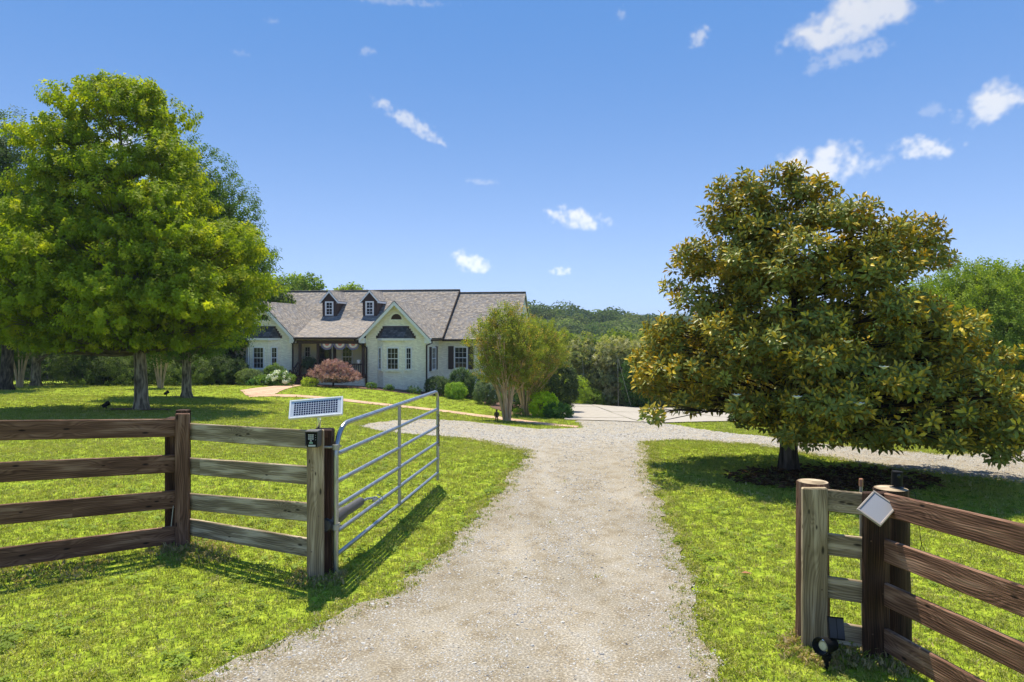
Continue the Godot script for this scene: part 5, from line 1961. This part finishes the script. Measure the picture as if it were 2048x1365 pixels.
	tree(o, {"rows": [[9.4, 1.0, 1.0], [7.0, 2.8, 3.4], [5.0, 3.2, 4.2], [3.2, 2.4, 4.2], [2.6, 1.0, 3.0]], "n": 56, "r": 0.95, "per": 50, "stems": [st, {"p": [Vector3(0.1, 1.5, 0), Vector3(0.9, 2.1, 0.1), Vector3(2.2, 2.5, 0.2), Vector3(4.0, 2.9, 0.3)], "r": [0.11, 0.09, 0.07, 0.03]}], "bark": M.maple_bark, "a": c3(0.108, 0.184, 0.039), "b": c3(0.174, 0.260, 0.044), "tip": c3(0.260, 0.324, 0.064), "mesh": broad, "mat": M.leaf, "flat": 0.7, "size": 1.4})

	# woods beyond the lawn, left of the house
	var spots := [[-36.0, 47.0, 11.0, 4.2], [-33.0, 55.0, 13.0, 4.6], [-28.5, 51.0, 9.0, 3.4], [-24.5, 54.0, 8.0, 3.2], [-21.0, 50.5, 6.2, 2.8], [-22.5, 60.0, 10.0, 4.0], [-27.0, 62.0, 12.0, 4.5], [-19.6, 57.0, 7.6, 2.9]]
	var looks := ["tall shadowy tree at the left end of the woods", "tall broad tree behind the left end of the woods", "dark green tree behind the grey trunked tree", "round dense tree in the middle of the woods left of the house", "low rounded tree at the woods' edge near the house", "larger tree standing behind the low rounded trees", "tallest tree at the back of the woods", "bushy tree just behind the left gable of the house"]
	for k in spots.size():
		var s: Array = spots[k]
		simple_tree("woodland_tree", looks[k], s[0], s[1], s[2], s[3], coarse, c3(0.076, 0.120, 0.030), c3(0.163, 0.239, 0.044), "trees of the woods left of the house", 0.06, 42, 52)
	var under := [[-28.0, 45.5, 1.6, 2.2], [-26.0, 46.0, 1.5, 1.9], [-24.2, 45.0, 1.5, 2.6], [-22.6, 46.5, 1.4, 2.4], [-21.0, 45.2, 1.4, 1.9], [-19.8, 47.0, 1.2, 2.0], [-31.5, 46.5, 1.8, 2.6], [-34.5, 45.0, 1.8, 2.4], [-25.2, 48.5, 1.8, 3.2], [-29.8, 49.0, 1.8, 3.0]]
	var ul := ["dark bush beside the grey trunk at the wood edge", "shadowed bush with a low rounded top under the woods", "pale leafed bush standing behind the maple trunk", "tall dull green bush behind the maple trunk", "low bush right of the maple trunk at the wood edge", "bush at the wood edge nearest the house", "bush behind the slender pale stemmed tree", "bush at the left end of the lawn", "tall loose bush deep under the woods", "tall dark bush behind the long low limb"]
	for k in under.size():
		var s: Array = under[k]
		shrub("woodland_bush", ul[k], "bush", s[0], s[1], s[2], s[3], broad, M.dull_leaf, c3(0.108, 0.153, 0.048), c3(0.260, 0.304, 0.086) if k in [2, 4, 8] else c3(0.153, 0.206, 0.048), 420, 1.3, "bushes along the wood edge")

	# trees whose tops show above the roof
	for e in [[-18.5, 63.0, 9.4, 2.6, "round tree whose top shows beside the left end of the roof ridge"], [-17.0, 66.0, 8.4, 2.2, "tree top showing above the roof at its left end"], [-15.2, 66.5, 9.6, 2.7, "brightest tree top above the roof, behind the left dormer"], [-12.8, 67.0, 8.9, 1.6, "small tree top above the roof behind the right dormer"], [-20.5, 66.0, 9.8, 2.4, "dark tree top between the maple and the roof"]]:
		simple_tree("garden_tree", e[4], e[0], e[1], e[2] - 0.3, e[3] * 1.1, coarse, c3(0.163, 0.260, 0.039), c3(0.283, 0.368, 0.054), "trees behind the house", 0.3, 34, 60)
	o = thing("sapling", "thin sparse branches rising above the roof left of the dormers", "tree", on(-18.6, 64.5))
	tree(o, {"rows": [[10.2, 0.5, 0.3], [9.2, 0.9, 0.9], [7.0, 1.2, 1.3], [5.0, 0.7, 0.7]], "n": 26, "r": 0.3, "per": 7, "stems": [straight(9.2, 0.09)], "bark": M.dark_bark, "a": c3(0.108, 0.163, 0.064), "b": c3(0.153, 0.217, 0.064), "tip": c3(0.196, 0.260, 0.064), "mesh": broad, "mat": M.dull_leaf})

	# trees behind the turning pad
	for e in [[5.2, 50.0, 5.2, 2.3, 0], [7.6, 48.5, 4.9, 2.2, 0], [9.6, 50.5, 5.3, 2.2, 0], [3.9, 54.0, 5.4, 1.8, 1], [6.4, 57.0, 5.6, 2.2, 1], [9.2, 60.0, 6.0, 2.4, 1], [12.5, 52.0, 5.4, 2.4, 1], [15.0, 62.0, 7.0, 3.0, 1], [11.0, 72.0, 8.2, 3.6, 1], [5.5, 76.0, 8.6, 3.4, 1], [15.5, 80.0, 9.6, 4.2, 1]]:
		var pale: bool = e[4] == 0
		var n: int = used.get("pad_tree", 0)
		var text: String = ["left one of the pale leafed trees along the back of the pad", "middle one of the pale leafed trees along the back of the pad", "right one of the pale leafed trees along the back of the pad", "yellow green tree at the left corner behind the pad", "green tree behind the gap between the pale trees", "taller tree behind the right pale trees", "tree at the right corner of the pad, half hidden by the magnolia", "big tree behind the magnolia's left edge", "rounded tree lower down the valley", "rounded tree in the valley just right of the crape myrtles", "largest tree in the valley, beside the magnolia"][n]
		simple_tree("pad_tree", text, e[0], e[1], e[2], e[3], big if pale else coarse, c3(0.224, 0.269, 0.105) if pale else c3(0.149, 0.209, 0.045), c3(0.478, 0.448, 0.254) if pale else c3(0.254, 0.299, 0.060), "trees behind the turning pad", 0.04, 34, 60)
	shrub("arborvitae", "dark clipped columnar evergreen at the right back corner of the pad", "shrub", 8.3, 46.2, 1.0, 3.6, fine, M.dull_leaf, c3(0.064, 0.130, 0.025), c3(0.108, 0.196, 0.044), 900, 1.2)
	shrub("yellow_bush", "loose yellow green bush at the left back corner of the pad", "bush", 4.2, 46.5, 0.85, 1.9, broad, M.leaf, c3(0.304, 0.412, 0.044), c3(0.434, 0.542, 0.064), 260, 1.0)
	shrub("low_bush", "low bright bush in the middle of the pad's back edge", "bush", 5.4, 47.8, 0.9, 1.0, broad, M.leaf, c3(0.217, 0.324, 0.044), c3(0.304, 0.412, 0.064), 220, 1.0)

	# right of the magnolia
	o = thing("lawn_tree", "big rounded green tree behind the magnolia at the right edge", "tree", on(22.9, 34.0))
	tree(o, {"rows": [[7.7, 1.0, 1.0], [7.0, 2.4, 2.0], [6.0, 3.6, 3.1], [4.6, 4.3, 3.9], [3.0, 3.9, 4.4], [1.5, 3.6, 4.4], [0.3, 2.9, 3.6]], "n": 110, "r": 0.85, "per": 72, "stems": [straight(6.0, 0.22)], "bark": M.dark_bark, "a": c3(0.184, 0.265, 0.040), "b": c3(0.253, 0.333, 0.046), "tip": c3(0.380, 0.437, 0.069), "mesh": broad, "mat": M.leaf, "flat": 0.6, "size": 1.3})
	for e in [[16.5, 38.0, 5.0, 2.4, "green tree seen through gaps low in the magnolia"], [29.5, 42.0, 8.5, 3.6, "tree at the right edge beyond the rounded green tree"], [26.5, 46.0, 7.6, 3.2, "tree whose top shows right of the rounded green tree"], [19.5, 47.0, 7.0, 3.0, "tree behind the left side of the rounded green tree"]]:
		simple_tree("lawn_tree", e[4], e[0], e[1], e[2], e[3], coarse, c3(0.098, 0.174, 0.030), c3(0.174, 0.260, 0.044), "", 0.03, 40, 56)

	# shrubs round the house
	shrub("dark_shrub", "dark rounded shrub at the left corner of the house", "shrub", -18.6, 47.4, 0.8, 1.65, small, M.dull_leaf, c3(0.076, 0.120, 0.034), c3(0.130, 0.184, 0.044), 520, 1.4)
	shrub("front_shrub", "broad shrub under the left bay's side window", "shrub", -17.3, 46.1, 0.8, 1.05, small, M.dull_leaf, c3(0.153, 0.206, 0.064), c3(0.239, 0.283, 0.086), 420, 1.3)
	shrub("round_shrub", "rounded green shrub under the left bay's narrow window", "shrub", -15.8, 46.5, 0.72, 1.35, small, M.leaf, c3(0.108, 0.184, 0.039), c3(0.174, 0.260, 0.048), 480, 1.3)
	shrub("hosta", "leafy hosta between the broad shrub and the hydrangea", "plant", -16.25, 45.5, 0.42, 0.58, big, M.leaf, c3(0.153, 0.260, 0.044), c3(0.217, 0.324, 0.064), 60, 1.2)
	shrub("low_plant", "small blue green plant at the foot of the broad shrub", "plant", -16.85, 45.2, 0.25, 0.35, small, M.leaf, c3(0.108, 0.239, 0.064), c3(0.153, 0.304, 0.086), 60, 1.0)
	shrub("lime_shrub", "lime green shrub behind the house's left corner", "shrub", -20.0, 50.0, 0.7, 1.8, small, M.leaf, c3(0.368, 0.499, 0.044), c3(0.477, 0.607, 0.064), 240, 1.4)
	var hy := shrub("hydrangea", "hydrangea bush covered in pale green white flower heads beside the walk", "shrub", -15.05, 45.6, 0.95, 0.85, big, M.leaf, c3(0.130, 0.239, 0.044), c3(0.196, 0.304, 0.054), 190, 0.9)
	var ball := MB.new()
	ball.colored = true
	for k in 70:
		var p := in_ball().normalized()
		ball.c = c3(1.344, 1.474, 0.651).lerp(c3(1.690, 1.734, 1.191), rng.randf())
		leaf(ball, p * 0.105, (p.cross(Vector3(0.3, 1, 0.2)).normalized() + p * 0.3).normalized(), p, 0.055, 0.06, 0)
	var core := ball.mesh()
	for k in 30:
		var a := rnd(0, TAU)
		var q := sqrt(rng.randf())
		var p := Vector3(cos(a) * q * 0.95, 0.35 + 0.55 * (1.0 - q * q) + rnd(-0.15, 0.08), absf(sin(a)) * q * 0.9 if k % 3 else sin(a) * q * 0.8)
		part("flower_head", core, M.petal_green, hy, Transform3D(Basis().scaled(Vector3.ONE * rnd(0.85, 1.25)), p))
	o = thing("japanese_maple", "low domed Japanese maple with reddish bronze leaves in front of the porch", "tree", on(-11.6, 45.4))
	tree(o, {"rows": [[1.72, 0.3, 0.3], [1.5, 0.8, 0.75], [1.2, 1.35, 1.2], [0.9, 1.7, 1.55], [0.62, 1.8, 1.85], [0.45, 1.2, 1.75], [0.35, 0.4, 1.2]], "n": 62, "r": 0.27, "per": 22, "stems": [straight(1.4, 0.05)], "bark": M.dark_bark, "a": c3(0.287, 0.190, 0.167), "b": c3(0.460, 0.328, 0.282), "tip": c3(0.598, 0.471, 0.414), "tips": 0.25, "mesh": long, "mat": M.red_leaf, "flat": 0.38, "limb": 0.012, "fork": 0.3, "rise": 0.4, "size": 0.75, "sides": 7})
	shrub("gold_shrub", "small gold green shrub beside the porch steps", "shrub", -13.05, 45.2, 0.45, 0.5, long, M.leaf, c3(0.347, 0.434, 0.064), c3(0.477, 0.564, 0.108), 90, 0.9)
	for e in [[-9.1, 45.4, 0.3, 0.42, "small green shrub right of the Japanese maple, by the downspout"], [-7.95, 45.2, 0.28, 0.36, "smallest green shrub under the right bay window"], [-6.35, 45.3, 0.44, 0.48, "low green shrub at the right gable's corner"]]:
		shrub("bed_shrub", e[4], "shrub", e[0], e[1], e[2], e[3], small, M.leaf, c3(0.108, 0.217, 0.044), c3(0.174, 0.283, 0.064), 110, 0.9, "small shrubs in the mulch bed")
	shrub("dark_shrub", "large dark shrub right of the right gable's corner", "shrub", -4.9, 46.3, 0.85, 1.25, small, M.dull_leaf, c3(0.076, 0.120, 0.034), c3(0.140, 0.196, 0.048), 480, 1.3)
	shrub("bright_shrub", "bright green rounded shrub below the shuttered window", "shrub", -3.62, 45.0, 0.64, 0.98, small, M.leaf, c3(0.217, 0.368, 0.044), c3(0.347, 0.499, 0.064), 380, 1.3)
	shrub("dark_shrub", "tall dark shrub just under the shuttered window", "shrub", -3.45, 47.3, 0.8, 1.95, small, M.dull_leaf, c3(0.064, 0.120, 0.030), c3(0.108, 0.174, 0.044), 560, 1.4)
	shrub("dark_shrub", "dark shrub between the shuttered window and the crape myrtle", "shrub", -2.5, 46.8, 0.95, 1.65, small, M.dull_leaf, c3(0.076, 0.130, 0.034), c3(0.130, 0.196, 0.044), 520, 1.4)
	shrub("round_shrub", "rounded grey green shrub left of the crape myrtle stems", "shrub", -1.41, 43.0, 0.95, 1.6, small, M.dull_leaf, c3(0.130, 0.184, 0.086), c3(0.217, 0.260, 0.130), 620, 1.3)
	shrub("dark_shrub", "dark shrub behind the crape myrtle stems", "shrub", 0.1, 37.2, 0.75, 1.45, small, M.dull_leaf, c3(0.076, 0.130, 0.034), c3(0.174, 0.239, 0.064), 420, 1.3)
	shrub("lime_shrub", "vivid lime green shrub right of the second crape myrtle", "shrub", 1.5, 33.0, 0.68, 1.15, big, M.leaf, c3(0.477, 0.651, 0.033), c3(0.651, 0.802, 0.044), 230, 0.85)
	shrub("low_plant", "little lime plant at the foot of the second crape myrtle", "plant", 0.33, 33.2, 0.25, 0.28, small, M.leaf, c3(0.347, 0.477, 0.064), c3(0.434, 0.564, 0.064), 50, 1.0)
	shrub("round_shrub", "deep green rounded shrub at the end of the bed by the pad", "shrub", 2.1, 31.6, 0.6, 0.66, big, M.leaf, c3(0.086, 0.196, 0.044), c3(0.153, 0.283, 0.064), 150, 0.8)
	shrub("evergreen", "large dark evergreen behind the lime green shrub", "shrub", 2.35, 37.0, 1.2, 2.9, small, M.dull_leaf, c3(0.064, 0.098, 0.039), c3(0.130, 0.163, 0.064), 1100, 1.5)
	shrub("evergreen", "dark evergreen against the house's right end", "shrub", 1.2, 40.5, 1.1, 2.6, small, M.dull_leaf, c3(0.064, 0.108, 0.034), c3(0.120, 0.174, 0.048), 800, 1.5)


# far hillsides of trees, nobody could count them
func far_tree(seed_: int) -> ArrayMesh:
	rng.seed = seed_
	var mb := MB.new()
	mb.colored = true
	var lumps := []
	for k in 15:
		var p := in_ball()
		lumps.append([Vector3(p.x * 0.36, 0.58 + p.y * 0.34, p.z * 0.36), rnd(0.15, 0.24), rnd(0.9, 1.12)])
	for l in lumps:
		for k in 120:
			var q := in_ball().normalized()
			if q.y < -0.5:
				continue
			var p: Vector3 = l[0] + q * l[1] * rnd(0.9, 1.05)
			var g: float = l[2] * rnd(0.9, 1.1)
			mb.c = Color(g, g, g)
			var d := (q.cross(in_ball()).normalized() + q * 0.3).normalized()
			leaf(mb, p, d, (q + in_ball() * 0.4).normalized(), rnd(0.04, 0.07), rnd(0.035, 0.06), 0)
	mb.c = Color(0.5, 0.45, 0.4)
	mb.tube([Vector3(0, -0.05, 0), Vector3(0, 0.55, 0)], [0.02, 0.008], 5, false)
	return mb.mesh()


func make_forest() -> void:
	var kinds := []
	for k in 4:
		kinds.append(far_tree(900 + k))
	rng.seed = 77
	var where := [[], [], [], []]
	var tints := [[], [], [], []]
	for k in 2600:
		var d := sqrt(rnd(100.0 * 100.0, 340.0 * 340.0))
		var a := rnd(-0.75, 0.85)
		var x := d * a
		if d < 130 and rng.randf() < 0.3:
			continue
		var h := rnd(9.0, 15.0) * (0.8 if d < 150 else 1.0)
		var i := rng.randi() % 4
		where[i].append(Transform3D(Basis(Vector3.UP, rnd(0, TAU)).scaled(Vector3(h * rnd(0.95, 1.4), h, h * rnd(0.95, 1.4))), Vector3(x, raw_height(x, d) - 0.5, -d)))
		var c := c3(0.102, 0.150, 0.042).lerp(c3(0.228, 0.264, 0.066), pow(rng.randf(), 1.4)) * rnd(0.75, 1.25)
		if rng.randf() < 0.12:
			c = c3(0.084, 0.132, 0.072)
		tints[i].append(c)
	for k in 1500:
		var d := rnd(1350.0, 1700.0)
		var x := d * rnd(-0.4, 0.5)
		var h := rnd(11.0, 17.0)
		var i := rng.randi() % 4
		where[i].append(Transform3D(Basis(Vector3.UP, rnd(0, TAU)).scaled(Vector3(h * 1.8, h, h * 1.8)), Vector3(x, raw_height(x, d) - 0.5, -d)))
		tints[i].append(c3(0.072, 0.108, 0.024) * rnd(0.8, 1.2))
	var woods := Node3D.new()
	woods.name = "distant_woods"
	add_child(woods)
	tag(woods, "wooded hillsides beyond the valley", "woods")
	woods.set_meta("kind", "stuff")
	for i in 4:
		many("trees", kinds[i], M.far_leaf, where[i], tints[i], woods).set_meta("kind", "stuff")


func make_grass() -> void:
	rng.seed = 41
	var tufts := []
	for v in 3:
		var mb := MB.new()
		var blades: int = [13, 13, 9][v]
		for k in blades:
			var a := rnd(0, TAU)
			var q := sqrt(rng.randf()) * 0.06
			var p := Vector3(cos(a) * q, -0.005, sin(a) * q)
			var lean := Vector3(rnd(-1, 1), 0, rnd(-1, 1)) * rnd(0.4, 1.4)
			var h := rnd(0.018, 0.042)
			var w := rnd(0.0022, 0.0042)
			var s := Vector3(cos(a * 3.0), 0, sin(a * 3.0)) * w
			var m := p + Vector3(0, h * 0.6, 0) + lean * h * 0.3
			var t := p + Vector3(0, h * (0.95 - 0.35 * minf(lean.length(), 1.0)), 0) + lean * h * 0.95
			mb.tri(p - s, p + s, m + s * 0.8)
			mb.tri(p - s, m + s * 0.8, m - s * 0.8)
			mb.tri(m - s * 0.8, m + s * 0.8, t)
		tufts.append(mb.mesh())
	var clover := MB.new()
	for k in 9:
		var a := rnd(0, TAU)
		var p := Vector3(cos(a), 0, sin(a)) * rnd(0.0, 0.06) + Vector3(0, rnd(0.015, 0.04), 0)
		for e in 3:
			var b := a + TAU * e / 3.0
			leaf(clover, p, Vector3(cos(b), rnd(-0.1, 0.3), sin(b)).normalized(), Vector3.UP, rnd(0.014, 0.022), rnd(0.012, 0.02), 0)
	tufts.append(clover.mesh())
	var where := [[], [], [], []]
	var tints := [[], [], [], []]
	var big := FastNoiseLite.new()
	big.seed = 6
	big.frequency = 0.35
	big.fractal_octaves = 3
	var bands := [[2.9, 6.0, 520.0, 1.0], [6.0, 9.0, 380.0, 1.1], [9.0, 14.0, 210.0, 1.3], [14.0, 21.0, 80.0, 1.7], [21.0, 32.0, 30.0, 2.2], [32.0, 46.0, 10.0, 2.6]]
	for b in bands:
		var half: float = b[1] * 0.76
		var area: float = (b[1] - b[0]) * half * 2.0
		for k in int(area * b[2]):
			var d := rnd(b[0], b[1])
			var x := rnd(-half, half)
			if absf(x) > d * 0.76:
				continue
			var q := Vector2(x, d)
			if off_lawn(q):
				# a few weeds in the gravel, most along its middle
				if not (d < 14.0 and rng.randf() < 0.012 * maxf(0.0, big.get_noise_2d(x * 2.0, d * 2.0) + 0.25)):
					continue
			var n := big.get_noise_2d(x, d)
			var n2 := big.get_noise_2d(x * 3.0 + 70.0, d * 3.0)
			var i := rng.randi() % 3
			if d < 12.0 and n2 > 0.12 and rng.randf() < 0.1:
				i = 3
			var up := Vector3.UP + in_ball() * 0.35
			where[i].append(turned(up, rnd(0, TAU), float(b[3]) * rnd(0.7, 1.25) * (1.0 + 0.2 * n), on(x, d)))
			var c := c3(0.296, 0.330, 0.072).lerp(c3(0.433, 0.432, 0.118), clampf(0.5 + n * 0.6 + rnd(-0.3, 0.3), 0, 1))
			if rng.randf() < 0.07 + 0.25 * maxf(0.0, n2 - 0.1):
				c = c3(0.504, 0.444, 0.216)
			if i == 3:
				c = c3(0.228, 0.312, 0.048) * rnd(0.8, 1.25)
			tints[i].append(c * rnd(0.92, 1.08))
	# dry straw where the mower does not reach, at the feet of the posts and along the gravel
	for f in [[-3.3, 7.0, 0.3, 500], [-1.7, 6.15, 0.25, 420], [2.1, 4.8, 0.28, 500], [2.5, 4.7, 0.25, 420], [2.64, 4.86, 0.22, 300], [-4.2, 6.35, 0.55, 260], [-2.9, 6.75, 0.3, 160]]:
		for k in f[3]:
			var p := in_ball()
			var q := Vector2(f[0] + p.x * f[2], f[1] + p.y * f[2])
			var i := rng.randi() % 3
			where[i].append(turned(Vector3.UP + in_ball() * 0.8, rnd(0, TAU), rnd(0.8, 1.7), on(q.x, q.y)))
			tints[i].append((c3(0.480, 0.372, 0.192) if rng.randf() < 0.6 else c3(0.300, 0.372, 0.060)) * rnd(0.7, 1.2))
	for k in drive_area.size():
		var e := drive_area[k]
		if e.y > 16.0:
			continue
		for j in 26:
			var q := e + Vector2(rnd(-0.16, 0.16), rnd(-0.16, 0.16))
			var i := rng.randi() % 3
			where[i].append(turned(Vector3.UP + in_ball() * 0.7, rnd(0, TAU), rnd(0.6, 1.15), on(q.x, q.y)))
			tints[i].append((c3(0.552, 0.480, 0.240) if rng.randf() < 0.45 else c3(0.288, 0.324, 0.060)) * rnd(0.8, 1.2))
	var lawn := Node3D.new()
	lawn.name = "grass"
	add_child(lawn)
	tag(lawn, "short bright green mown grass of the lawns", "grass")
	lawn.set_meta("kind", "stuff")
	for i in 4:
		many("clover" if i == 3 else "blades", tufts[i], M.blade, where[i], tints[i], lawn).set_meta("kind", "stuff")


func stone_mesh(seed_: int) -> ArrayMesh:
	var r := RandomNumberGenerator.new()
	r.seed = seed_
	var mb := MB.new()
	var ring := []
	for k in 6:
		var a := TAU * k / 6 + r.randf_range(-0.3, 0.3)
		var q := r.randf_range(0.6, 1.1)
		ring.append([Vector3(cos(a) * q, r.randf_range(-0.1, 0.15), sin(a) * q), Vector3(cos(a) * q * 0.6, r.randf_range(0.35, 0.6), sin(a) * q * 0.6)])
	var top := Vector3(r.randf_range(-0.1, 0.1), r.randf_range(0.45, 0.65), r.randf_range(-0.1, 0.1))
	for k in 6:
		var j := (k + 1) % 6
		mb.tri(ring[j][0], ring[k][0], ring[k][1])
		mb.tri(ring[j][0], ring[k][1], ring[j][1])
		mb.tri(ring[j][1], ring[k][1], top)
	return mb.mesh()


func make_stones() -> void:
	rng.seed = 52
	var where := [[], [], []]
	var tints := [[], [], []]
	var grain := FastNoiseLite.new()
	grain.seed = 3
	grain.frequency = 0.5
	for b in [[2.8, 6.0, 3600.0, 0.0056], [6.0, 9.0, 2300.0, 0.0068], [9.0, 14.0, 950.0, 0.0092], [14.0, 20.0, 380.0, 0.0125], [20.0, 29.0, 140.0, 0.017]]:
		var x0 := -2.6 if b[1] < 12.0 else -4.5
		var x1 := 2.8 if b[1] < 9.5 else 9.0
		for k in int((x1 - x0) * (b[1] - b[0]) * b[2]):
			var q := Vector2(rnd(x0, x1), rnd(b[0], b[1]))
			if q.x > q.y * 0.75 or q.x < -q.y * 0.75:
				continue
			if not Geometry2D.is_point_in_polygon(q + Vector2(rnd(-0.06, 0.06), rnd(-0.06, 0.06)), drive_area):
				continue
			if rng.randf() < 0.6 * track(q):
				continue
			var g := grain.get_noise_2d(q.x * 3.0, q.y * 1.2)
			if g < -0.12 and rng.randf() < 0.6:
				continue
			var s: float = b[3] * exp(rnd(-0.6, 0.55)) * (1.9 if rng.randf() < 0.025 else 1.0)
			var i := rng.randi() % 3
			var t := turned(Vector3.UP + in_ball() * 0.5, rnd(0, TAU), s, on(q.x, q.y, 0.011))
			t.basis = t.basis * Basis().scaled(Vector3(rnd(0.8, 1.3), rnd(0.6, 1.0), rnd(0.8, 1.3)))
			where[i].append(t)
			var v := rnd(0.78, 1.25)
			var c := c3(0.450, 0.432, 0.390) * v
			if rng.randf() < 0.12:
				c = c3(0.204, 0.198, 0.192) * rnd(0.6, 1.5)
			elif rng.randf() < 0.15:
				c = c3(0.432, 0.360, 0.270) * v
			tints[i].append(c)
	var meshes := [stone_mesh(1), stone_mesh(2), stone_mesh(3)]
	var gravel := Node3D.new()
	gravel.name = "gravel"
	add_child(gravel)
	tag(gravel, "loose pale crushed stone of the driveway", "gravel")
	gravel.set_meta("kind", "stuff")
	for i in 3:
		many("pebbles", meshes[i], M.stone, where[i], tints[i], gravel).set_meta("kind", "stuff")
	# larger stones that lie singly on the drive
	var drive := get_node("gravel_driveway")
	var grey := [plain(lin(0.2, 0.2, 0.205), 0.9), plain(lin(0.36, 0.35, 0.33), 0.9), plain(lin(0.5, 0.48, 0.44), 0.9)]
	for k in 60:
		var q := Vector2(rnd(-1.9, 1.6), rnd(4.1, 10.5))
		if not Geometry2D.is_point_in_polygon(q, drive_area):
			continue
		var s := rnd(0.014, 0.028)
		part("stone", meshes[k % 3], grey[rng.randi() % 3], drive, Transform3D(Basis(Vector3.UP, rnd(0, TAU)).scaled(Vector3(s, s * 0.6, s * rnd(0.6, 1.0))), on(q.x, q.y, 0.01)))
	var lf := MB.new()
	leaf(lf, Vector3.ZERO, Vector3(0.9, 0.1, 0.2).normalized(), Vector3.UP, 0.1, 0.05, 0)
	var o := part("fallen_leaf", lf.mesh(), plain(lin(0.4, 0.17, 0.07), 0.8), self)
	o.position = on(2.03, 6.22, 0.05)
	tag(o, "single orange brown leaf lying on the grass right of the drive", "leaf")


func _ready() -> void:
	make_view()
	rng.seed = 20
	noise.seed = 11
	noise.frequency = 0.02
	noise.fractal_octaves = 3
	make_materials()
	M.petal = plain(lin(0.8, 0.79, 0.7), 0.6)
	M.petal.cull_mode = BaseMaterial3D.CULL_DISABLED
	M.petal_green = leafy(0.6, lin(0.4, 0.45, 0.25))
	make_ground()
	rng.seed = 21
	make_house()
	rng.seed = 22
	make_fences()
	rng.seed = 23
	make_trees()
	rng.seed = 24
	make_magnolia()
	make_forest()
	make_stones()
	make_grass()
